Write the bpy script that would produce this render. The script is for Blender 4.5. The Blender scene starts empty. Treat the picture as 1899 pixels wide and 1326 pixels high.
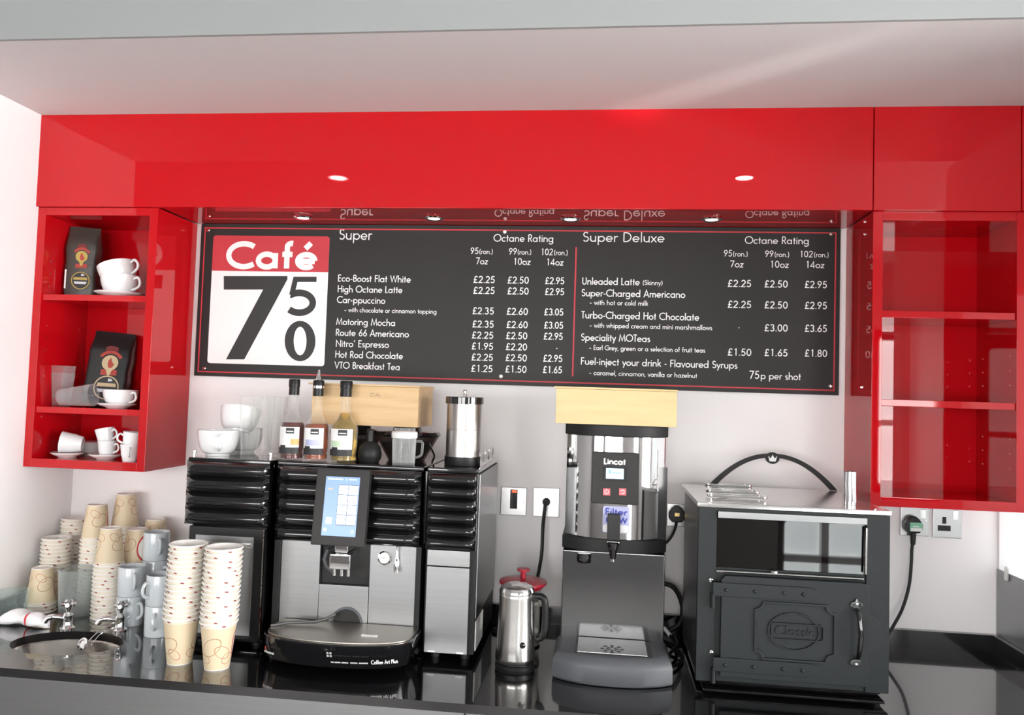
import bpy, bmesh, math, random
from mathutils import Vector, Matrix
C = bpy.context.scene.collection
R = math.radians
random.seed(7)

# ---------------------------------------------------------------- camera, light, exposure
CX, CY, CZ = 0.038, -2.606, 1.651
YAW, PIT, ROL, FPX = 0.11403, 0.04624, 0.03193, 1437.46
cyw, syw, cpt, spt = math.cos(YAW), math.sin(YAW), math.cos(PIT), math.sin(PIT)
FW = Vector((-syw*cpt, cyw*cpt, spt)); RT0 = Vector((cyw, syw, 0)); UP0 = RT0.cross(FW)
cr, sr = math.cos(ROL), math.sin(ROL)
RT = RT0*cr + UP0*sr
UPV = UP0*cr - RT0*sr
cam = bpy.data.objects.new('camera', bpy.data.cameras.new('camera')); C.objects.link(cam)
cam.data.sensor_width = 36; cam.data.lens = 36*FPX/1899; cam.data.clip_start = .02
cam.matrix_world = Matrix(((RT.x, UPV.x, -FW.x, CX), (RT.y, UPV.y, -FW.y, CY), (RT.z, UPV.z, -FW.z, CZ), (0, 0, 0, 1)))
bpy.context.scene.camera = cam
vs = bpy.context.scene.view_settings
vs.view_transform = 'Standard'; vs.look = 'None'; vs.gamma = 1; vs.use_curve_mapping = False
vs.exposure = 0.08
world = bpy.data.worlds.new('world'); bpy.context.scene.world = world; world.use_nodes = True
cy_ = bpy.context.scene.cycles; cy_.max_bounces = 20; cy_.transmission_bounces = 16; cy_.transparent_max_bounces = 32; cy_.glossy_bounces = 8
world.node_tree.nodes['Background'].inputs[0].default_value = (.75, .85, 1, 1)
world.node_tree.nodes['Background'].inputs[1].default_value = .6

DAYLIGHT = 10.0          # radiance of the room's window panes (front windows and the added side window, built below)
SIDELIGHT = 0.75        # radiance of the pane beside the worktop's right end
LAMP = 30.0             # radiance of the room's recessed ceiling lamps

# added spot inside the room, imitating a sun glint across the lower ceiling
gl = bpy.data.objects.new('sun_glint', bpy.data.lights.new('sun_glint', 'SPOT')); C.objects.link(gl)
gl.data.energy = 900; gl.data.spot_size = R(2.2); gl.data.spot_blend = 1; gl.data.shadow_soft_size = .02; gl.data.color = (1, .95, .9)
gl.location = (3.70, -3.26, 1.98); gl.rotation_euler = (Vector((.33, -.44, 2.526))-gl.location).to_track_quat('-Z', 'Y').to_euler()

def ray(u, v):
    a = u-949.5; b = v-663
    return FW + (RT*a - UPV*b)/FPX
def P3(u, v, Y):
    d = ray(u, v); t = (Y-CY)/d.y
    return Vector((CX, CY, CZ)) + d*t
def W(u, v, Y):          # the point of the upright plane y = Y seen at a place of the photo: (x, z)
    p = P3(u, v, Y); return p.x, p.z
def G(u, v, z=.9):       # the point of the level plane z seen at a place of the photo: (x, y)
    d = ray(u, v); t = (z-CZ)/d.z; return CX+d.x*t, CY+d.y*t

# ---------------------------------------------------------------- materials
MAT = {}
def nd(nt, typ, **kw):
    n = nt.nodes.new(typ)
    for k, v in kw.items(): setattr(n, k, v)
    return n
def mat(name, col, rough=.5, metal=0, coat=0, coat_rough=.03, spec=.5, trans=0, ior=1.45, emit=None, estr=0, alpha=1, bump=None, var=None, aniso=0):
    m = bpy.data.materials.new(name); m.use_nodes = True; nt = m.node_tree; b = nt.nodes['Principled BSDF']
    b.inputs['Base Color'].default_value = (*col, 1); b.inputs['Roughness'].default_value = rough
    b.inputs['Metallic'].default_value = metal; b.inputs['Coat Weight'].default_value = coat
    b.inputs['Coat Roughness'].default_value = coat_rough; b.inputs['Specular IOR Level'].default_value = spec
    b.inputs['Transmission Weight'].default_value = trans; b.inputs['IOR'].default_value = ior; b.inputs['Alpha'].default_value = alpha
    b.inputs['Anisotropic'].default_value = aniso
    if emit: b.inputs['Emission Color'].default_value = (*emit, 1); b.inputs['Emission Strength'].default_value = estr
    tc = nd(nt, 'ShaderNodeTexCoord')
    if bump:                                            # (scale xyz, strength, detail)
        mp = nd(nt, 'ShaderNodeMapping'); mp.inputs['Scale'].default_value = bump[0]
        no = nd(nt, 'ShaderNodeTexNoise'); no.inputs['Scale'].default_value = 1; no.inputs['Detail'].default_value = 3
        bp = nd(nt, 'ShaderNodeBump'); bp.inputs['Strength'].default_value = bump[1]; bp.inputs['Distance'].default_value = .002
        nt.links.new(tc.outputs['Object'], mp.inputs[0]); nt.links.new(mp.outputs[0], no.inputs['Vector'])
        nt.links.new(no.outputs[0], bp.inputs['Height']); nt.links.new(bp.outputs[0], b.inputs['Normal'])
    if var:                                             # (scale xyz, second colour, low, high)
        mp = nd(nt, 'ShaderNodeMapping'); mp.inputs['Scale'].default_value = var[0]
        no = nd(nt, 'ShaderNodeTexNoise'); no.inputs['Scale'].default_value = 1; no.inputs['Detail'].default_value = 4
        rp = nd(nt, 'ShaderNodeValToRGB'); e = rp.color_ramp.elements
        e[0].position = var[2]; e[1].position = var[3]; e[0].color = (*col, 1); e[1].color = (*var[1], 1)
        nt.links.new(tc.outputs['Object'], mp.inputs[0]); nt.links.new(mp.outputs[0], no.inputs['Vector'])
        nt.links.new(no.outputs[0], rp.inputs[0]); nt.links.new(rp.outputs[0], b.inputs['Base Color'])
    MAT[name] = m
    return m
mat('wall_paint', (.90, .885, .885), .6, bump=((90, 90, 90), .04))
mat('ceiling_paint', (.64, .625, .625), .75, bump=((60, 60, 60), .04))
mat('bulkhead_dim', (.31, .325, .325), .75, bump=((60, 60, 60), .04))  # greyed in its colour to imitate weaker light on the bulkhead face
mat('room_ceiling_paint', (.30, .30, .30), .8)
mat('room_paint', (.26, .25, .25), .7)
mat('floor_vinyl', (.30, .29, .28), .35, var=((6, 6, 6), (.36, .35, .34), .4, .6))
mat('red_gloss', (.50, .0028, .0075), .4, coat=1, coat_rough=.015, spec=0)
mat('red_frame', (.50, .0028, .0075), .4, coat=1, coat_rough=.02, spec=0)
mat('granite', (.006, .006, .007), .12, coat=1, coat_rough=.015, var=((900, 900, 900), (.03, .03, .032), .62, .75))
mat('steel', (.33, .335, .34), .36, 1, var=((1.5, 2, 200), (.315, .32, .325), .35, .65))
mat('steel_dark', (.30, .305, .31), .32, 1)
mat('steel_canister', (.50, .475, .46), .32, 1, var=((300, 300, 3), (.44, .415, .40), .35, .65))
mat('kettle_steel', (.66, .65, .63), .24, 1, bump=((400, 400, 3), .03))
mat('steel_plate', (.50, .50, .50), .30, 1)
mat('chrome', (.80, .80, .80), .06, 1)
mat('tray_steel', (.46, .43, .385), .38, 1)
mat('sink_steel', (.46, .43, .39), .22, 1)
mat('chrome_soft', (.70, .70, .69), .16, 1)
mat('chrome_dark', (.20, .205, .21), .12, 1)
mat('black_gloss', (.006, .006, .007), .10, coat=1, coat_rough=.03)
mat('black_plastic', (.009, .009, .0095), .38, spec=.4)
mat('black_satin', (.014, .014, .0145), .48, spec=.35)
mat('black_rubber', (.010, .010, .010), .5)
mat('screen_bezel', (.022, .021, .021), .45, spec=.35)
mat('grey_plastic', (.085, .09, .10), .45, bump=((700, 700, 700), .06))
mat('cast_iron', (.016, .020, .0215), .45, spec=.35, bump=((260, 260, 260), .12))
mat('iron_edge', (.009, .011, .012), .36)
mat('dark_glass', (.006, .005, .005), .02)
mat('ceramic', (.82, .83, .84), .10, coat=.6, coat_rough=.03)
mat('mug_glaze', (.62, .67, .70), .16, coat=.5, coat_rough=.06)
mat('wood', (.66, .455, .245), .5, var=((5, 40, 60), (.57, .38, .19), .35, .7), bump=((6, 60, 90), .1))
mat('wood_pale', (.74, .545, .29), .5, var=((5, 40, 60), (.67, .48, .24), .35, .7), bump=((6, 60, 90), .1))
mat('paper_white', (.86, .85, .82), .6)
mat('cloth_white', (.86, .85, .87), .85, bump=((160, 160, 160), .5))
mat('stripe_red', (.62, .05, .06), .8)
mat('syrup_red', (.16, .012, .008), .05, trans=.5, ior=1.4)
mat('syrup_amber', (.55, .11, .02), .05, trans=.7, ior=1.4)
mat('syrup_gold', (.95, .66, .10), .05, trans=.85, ior=1.4)
mat('print_white', (.86, .86, .86), .5)
mat('print_red', (.52, .035, .05), .5)
mat('print_black', (.025, .025, .026), .5)
mat('print_blue', (.05, .07, .42), .5)
mat('print_lilac', (.48, .50, .74), .5)
mat('print_orange', (.85, .42, .16), .5)
mat('print_green', (.55, .70, .50), .5)
mat('print_gold', (.46, .34, .07), .4)
mat('print_cream', (.56, .46, .28), .5)
mat('print_brick', (.40, .045, .03), .5)
mat('print_maroon', (.16, .012, .014), .5)
mat('board_grey', (.024, .023, .022), .45, spec=.3)
mat('bag_grey', (.055, .052, .046), .32, bump=((50, 50, 50), .5))
mat('bag_black', (.018, .020, .021), .28, bump=((50, 50, 50), .6))
mat('powder', (.50, .36, .30), .8)
mat('beans', (.035, .018, .010), .4, bump=((240, 240, 240), 1))
mat('red_plastic', (.35, .012, .03), .3)
mat('lid_white', (.85, .85, .85), .35)
mat('neon_red', (1, .1, .03), .4, emit=(1, .07, .02), estr=2.2)
mat('lamp', (1, 1, 1), .5, emit=(1, .97, .92), estr=LAMP)
mat('downlight_glow', (1, 1, 1), .5, emit=(1, .95, .88), estr=1.6)
mat('display_blue', (.1, .2, .4), .2, emit=(.26, .38, .62), estr=.62)
mat('display_grid', (.05, .08, .14), .2, emit=(.10, .15, .26), estr=.5)
mat('display_white', (.8, .9, 1), .2, emit=(.90, .97, 1), estr=1.0)
mat('display_orange', (.9, .3, .2), .2, emit=(1, .28, .12), estr=.75)
mat('lcd', (.3, .5, .6), .2, emit=(.42, .70, .80), estr=.85)
mat('lcd_dark', (.1, .25, .3), .2, emit=(.20, .42, .52), estr=.7)
mat('button_red', (.62, .10, .12), .3, emit=(.7, .12, .14), estr=.35)
mat('pane', (1, 1, 1), .3, emit=(1, .985, .97), estr=DAYLIGHT)
mat('pane_low', (1, 1, 1), .3, emit=(.90, .97, .97), estr=DAYLIGHT*.9)
mat('pane_fill', (1, 1, 1), .3, emit=(1, .985, .97), estr=DAYLIGHT*2.1)  # extra-strong pane of the added side window, brightens the left wall
mat('pane_side', (1, 1, 1), .3, emit=(.88, .98, 1), estr=SIDELIGHT)
mat('window_frame', (.82, .82, .82), .4)
mat('copper', (.55, .25, .15), .3, 1)
mat('green_sticker', (.22, .55, .36), .4)
mat('brass', (.7, .5, .22), .25, 1)

def thin_glass(name, tint, base, f0, f1, power=3., body=(.86, .88, .88), rough=.05):
    """a thin clear wall: mostly see-through, with a glossy surface that shows more at glancing angles"""
    m = bpy.data.materials.new(name); m.use_nodes = True; nt = m.node_tree; b = nt.nodes['Principled BSDF']; out = nt.nodes['Material Output']
    b.inputs['Base Color'].default_value = (*body, 1); b.inputs['Roughness'].default_value = rough; b.inputs['Coat Weight'].default_value = .5
    tr = nd(nt, 'ShaderNodeBsdfTransparent'); tr.inputs[0].default_value = (*tint, 1)
    lw = nd(nt, 'ShaderNodeLayerWeight'); lw.inputs[0].default_value = .5
    pw = nd(nt, 'ShaderNodeMath', operation='POWER'); pw.inputs[1].default_value = power; nt.links.new(lw.outputs['Facing'], pw.inputs[0])
    ma = nd(nt, 'ShaderNodeMath', operation='MULTIPLY_ADD'); ma.inputs[1].default_value = f1; ma.inputs[2].default_value = f0; nt.links.new(pw.outputs[0], ma.inputs[0])
    mx = nd(nt, 'ShaderNodeMixShader'); nt.links.new(ma.outputs[0], mx.inputs[0]); nt.links.new(tr.outputs[0], mx.inputs[1]); nt.links.new(b.outputs[0], mx.inputs[2]); nt.links.new(mx.outputs[0], out.inputs[0])
    MAT[name] = m
thin_glass('glass', (.992, .994, .992), 0, .03, .5, 3.5)
thin_glass('clear_plastic', (.95, .94, .95), 0, .07, .5, 2.5)
thin_glass('jug_plastic', (.95, .95, .95), 0, .10, .6, 2.0)
thin_glass('frosted_glass', (.90, .92, .92), 0, .16, .45, 2., (.70, .74, .73), .3)
thin_glass('teal_glass', (.93, .96, .96), 0, .06, .5, 2.5, (.70, .80, .78))
thin_glass('smoked_plastic', (.52, .47, .45), 0, .06, .3, 3., (.25, .22, .21))
thin_glass('smoked_clear', (.90, .90, .87), 0, .06, .4, 3., (.6, .6, .57))
def paper_cup_material():
    m = bpy.data.materials.new('paper_cup'); m.use_nodes = True; nt = m.node_tree; b = nt.nodes['Principled BSDF']
    b.inputs['Roughness'].default_value = .5
    uv = nd(nt, 'ShaderNodeUVMap'); sp = nd(nt, 'ShaderNodeSeparateXYZ'); nt.links.new(uv.outputs[0], sp.inputs[0])
    U, V = sp.outputs[0], sp.outputs[1]
    def mth(op, a, c=None, d=None):
        n = nd(nt, 'ShaderNodeMath', operation=op)
        for i, q in enumerate((a, c, d)):
            if q is None: continue
            if isinstance(q, (int, float)): n.inputs[i].default_value = q
            else: nt.links.new(q, n.inputs[i])
        return n.outputs[0]
    def ell(cu, cv, ru, rv, tilt=0):
        du = mth('SUBTRACT', U, cu); dv = mth('SUBTRACT', V, cv)
        if tilt: du = mth('MULTIPLY_ADD', dv, tilt, du)
        return mth('SQRT', mth('ADD', mth('POWER', mth('ABSOLUTE', mth('DIVIDE', du, ru)), 2), mth('POWER', mth('ABSOLUTE', mth('DIVIDE', dv, rv)), 2)))
    def line(d, w): return mth('LESS_THAN', mth('ABSOLUTE', mth('SUBTRACT', d, 1)), w)
    def mix(f, c0, c1):
        n = nd(nt, 'ShaderNodeMix', data_type='RGBA'); nt.links.new(f, n.inputs[0])
        for s, c in ((6, c0), (7, c1)):
            if isinstance(c, tuple): n.inputs[s].default_value = (*c, 1)
            else: nt.links.new(c, n.inputs[s])
        return n.outputs[2]
    col = (.72, .60, .41)
    panel = ell(.155, .066, .034, .042)
    c = mix(mth('LESS_THAN', panel, 1), col, (.86, .84, .80))
    for e, w, k in ((ell(.05, .062, .026, .024, -.5), .045, (.42, .24, .13)), (ell(.085, .048, .022, .017, .5), .05, (.50, .20, .12)),
                    (ell(.025, .030, .020, .012, .3), .06, (.52, .22, .12)), (ell(.225, .052, .028, .022, -.4), .045, (.42, .24, .13)), (ell(.245, .030, .018, .014, .6), .06, (.50, .16, .10)),
                    (ell(.105, .030, .020, .014, -.3), .06, (.50, .20, .12))):
        c = mix(line(e, w), c, k)
    c = mix(line(panel, .085), c, (.50, .03, .035))
    c = mix(mth('GREATER_THAN', V, .1115), c, (.78, .715, .595))
    c = mix(mth('GREATER_THAN', V, .1198), c, (.88, .86, .82))
    fk = mth('LESS_THAN', V, 0)                                  # red leaf flecks just under the rim
    for cu, cv in ((.020, .1165), (.083, .1170), (.160, .1150), (.231, .1165)):
        fk = mth('MAXIMUM', fk, mth('LESS_THAN', ell(cu, cv, .0050, .0019, .9), 1))
    c = mix(fk, c, (.26, .02, .03))
    c = mix(mth('LESS_THAN', V, .003), c, (.86, .83, .78))
    nt.links.new(c, b.inputs['Base Color'])
    MAT['paper_cup'] = m
paper_cup_material()
mat('red_soffit', (.50, .0028, .0075), .4, coat=1, coat_rough=.008, spec=0)
MAT['red_soffit'].node_tree.nodes['Principled BSDF'].inputs['Coat IOR'].default_value = 2.0

# ---------------------------------------------------------------- mesh building
def wloc(o):
    v = Vector((0, 0, 0))
    while o: v = v+o.location; o = o.parent
    return v
class MB:
    def __init__(s): s.v = []; s.f = []; s.uv = {}
    def add(s, vs, fs):
        n = len(s.v); s.v += [tuple(p) for p in vs]; s.f += [tuple(i+n for i in f) for f in fs]; return s
    def box(s, x0, x1, y0, y1, z0, z1):
        return s.add([(x0, y0, z0), (x1, y0, z0), (x1, y1, z0), (x0, y1, z0), (x0, y0, z1), (x1, y0, z1), (x1, y1, z1), (x0, y1, z1)],
                     [(3, 2, 1, 0), (4, 5, 6, 7), (0, 1, 5, 4), (1, 2, 6, 5), (2, 3, 7, 6), (3, 0, 4, 7)])
    def lathe(s, prof, n=32, c=(0, 0, 0), sx=1, sy=1, uvr=None, vv=None):
        """prof: (radius, z) from the bottom up; outer wall first, then the inner wall down for a vessel"""
        base = len(s.v); rings = []
        for r, z in prof:
            if r < 1e-6: rings.append([len(s.v)]); s.v.append((c[0], c[1], c[2]+z)); continue
            rings.append(list(range(len(s.v), len(s.v)+n)))
            for i in range(n):
                a = 2*math.pi*i/n; s.v.append((c[0]+r*sx*math.cos(a), c[1]+r*sy*math.sin(a), c[2]+z))
        for k in range(len(rings)-1):
            A, B = rings[k], rings[k+1]
            if len(A) == 1 and len(B) == 1: continue
            for i in range(n):
                j = (i+1) % n
                if len(A) == 1: f = (A[0], B[j], B[i])
                elif len(B) == 1: f = (A[i], A[j], B[0])
                else: f = (A[i], A[j], B[j], B[i])
                if uvr is not None:
                    us = {i: i/n, j: (i+1)/n}
                    q = []
                    for vi in f:
                        ring = A if vi in A else B; kk = k if vi in A else k+1
                        q.append(((us[vi-ring[0]] if len(ring) > 1 else i/n)*uvr, vv[kk]))
                    s.uv[len(s.f)] = q
                s.f.append(f)
        return s
    def tube(s, pts, r, n=10, close=False):
        pts = [Vector(p) for p in pts]; m = len(pts); prev = None; rings = []
        for i, p in enumerate(pts):
            t = (pts[(i+1) % m]-pts[i-1]) if close else (pts[min(i+1, m-1)]-pts[max(i-1, 0)])
            t.normalize()
            if prev is None: prev = t.orthogonal().normalized()
            prev = (prev-t*prev.dot(t))
            prev = prev.normalized() if prev.length > 1e-6 else t.orthogonal().normalized()
            q = t.cross(prev); rr = r[i] if isinstance(r, (list, tuple)) else r
            rings.append([len(s.v)+k for k in range(n)])
            for k in range(n):
                a = 2*math.pi*k/n; s.v.append(tuple(p+prev*math.cos(a)*rr+q*math.sin(a)*rr))
        for i in range(m if close else m-1):
            A, B = rings[i], rings[(i+1) % m]
            for k in range(n): s.f.append((A[k], A[(k+1) % n], B[(k+1) % n], B[k]))
        if not close: s.f.append(tuple(reversed(rings[0]))); s.f.append(tuple(rings[-1]))
        return s
    def prism(s, poly, y0, y1):
        """poly in (x, z), counter-clockwise as seen from -y; front at y0"""
        n = len(poly); b = len(s.v)
        s.v += [(x, y0, z) for x, z in poly]+[(x, y1, z) for x, z in poly]
        s.f.append(tuple(b+i for i in range(n))); s.f.append(tuple(b+n+i for i in reversed(range(n))))
        for i in range(n):
            j = (i+1) % n; s.f.append((b+j, b+i, b+n+i, b+n+j))
        return s
    def prismz(s, poly, z0, z1):
        n = len(poly); b = len(s.v)
        s.v += [(x, y, z0) for x, y in poly]+[(x, y, z1) for x, y in poly]
        s.f.append(tuple(b+i for i in reversed(range(n)))); s.f.append(tuple(b+n+i for i in range(n)))
        for i in range(n):
            j = (i+1) % n; s.f.append((b+i, b+j, b+n+j, b+n+i))
        return s
    def ring(s, outer, inner, y0, y1):
        """a flat frame between two (x, z) outlines with the same number of points"""
        n = len(outer); b = len(s.v)
        for y in (y0, y1):
            s.v += [(x, y, z) for x, z in outer]+[(x, y, z) for x, z in inner]
        for i in range(n):
            j = (i+1) % n
            s.f += [(b+i, b+j, b+n+j, b+n+i), (b+2*n+j, b+2*n+i, b+3*n+i, b+3*n+j), (b+j, b+i, b+2*n+i, b+2*n+j), (b+n+i, b+n+j, b+3*n+j, b+3*n+i)]
        return s
    def xf(s, M, start=0):
        for i in range(start, len(s.v)): s.v[i] = tuple(M @ Vector(s.v[i]))
        return s
    def build(s, name, m, parent=None, bev=0, seg=2, smooth=True, world=True, angle=35):
        me = bpy.data.meshes.new(name)
        o = bpy.data.objects.new(name, me); C.objects.link(o)
        if parent is not None:
            o.parent = parent; off = wloc(parent) if world else Vector((0, 0, 0))
        elif world:
            xs = [p[0] for p in s.v]; ys = [p[1] for p in s.v]; zs = [p[2] for p in s.v]
            off = Vector(((min(xs)+max(xs))/2, (min(ys)+max(ys))/2, min(zs))); o.location = off
        else: off = Vector((0, 0, 0))
        me.from_pydata([tuple(Vector(p)-off) for p in s.v], [], s.f)
        if s.uv:
            ul = me.uv_layers.new(name='UVMap')
            for pi, pl in enumerate(me.polygons):
                q = s.uv.get(pi)
                if q:
                    for li, t in zip(pl.loop_indices, q): ul.data[li].uv = t
        bm = bmesh.new(); bm.from_mesh(me)
        if not s.uv: bmesh.ops.recalc_face_normals(bm, faces=bm.faces)
        if bev:
            es = [e for e in bm.edges if len(e.link_faces) == 2 and e.calc_face_angle(0) > R(40)]
            bmesh.ops.bevel(bm, geom=es, offset=bev, segments=seg, profile=.5, affect='EDGES', clamp_overlap=True)
        bm.to_mesh(me); bm.free()
        if smooth:
            me.polygons.foreach_set('use_smooth', [True]*len(me.polygons))
            me.set_sharp_from_angle(angle=R(angle))
            if bev:
                w = o.modifiers.new('normals', 'WEIGHTED_NORMAL'); w.keep_sharp = True; w.weight = 100
        for mm in (m if isinstance(m, (list, tuple)) else [m]): me.materials.append(MAT[mm] if isinstance(mm, str) else mm)
        return o
def arc(cx, cz, rx, rz, a0, a1, n=16):
    return [(cx+rx*math.cos(R(a0+(a1-a0)*i/n)), cz+rz*math.sin(R(a0+(a1-a0)*i/n))) for i in range(n+1)]
def rrect(x0, x1, z0, z1, r, n=5):
    return (arc(x1-r, z0+r, r, r, -90, 0, n)+arc(x1-r, z1-r, r, r, 0, 90, n)+arc(x0+r, z1-r, r, r, 90, 180, n)+arc(x0+r, z0+r, r, r, 180, 270, n))
def smooth_path(pts, n=8):
    pts = [Vector(p) for p in pts]; out = []
    for i in range(len(pts)-1):
        p0, p1, p2, p3 = pts[max(i-1, 0)], pts[i], pts[i+1], pts[min(i+2, len(pts)-1)]
        for k in range(n):
            t = k/n
            out.append(.5*((2*p1)+(p2-p0)*t+(2*p0-5*p1+4*p2-p3)*t*t+(3*p1-p0-3*p2+p3)*t**3))
    return out+[pts[-1]]

def tag(o, label=None, cat=None, group=None, kind=None):
    if label: o['label'] = label
    if cat: o['category'] = cat
    if group: o['group'] = group
    if kind: o['kind'] = kind
    return o
def thing(name, label, cat, loc, group=None):
    o = bpy.data.objects.new(name, None); C.objects.link(o); o.location = loc; o.empty_display_size = .05
    return tag(o, label, cat, group)
def copy_tree(o, parent=None):
    c = o.copy(); C.objects.link(c); c.parent = parent
    for ch in list(o.children): copy_tree(ch, c)
    return c
def struct(mb, name, m, **k): return tag(mb.build(name, m, **k), kind='structure')

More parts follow.
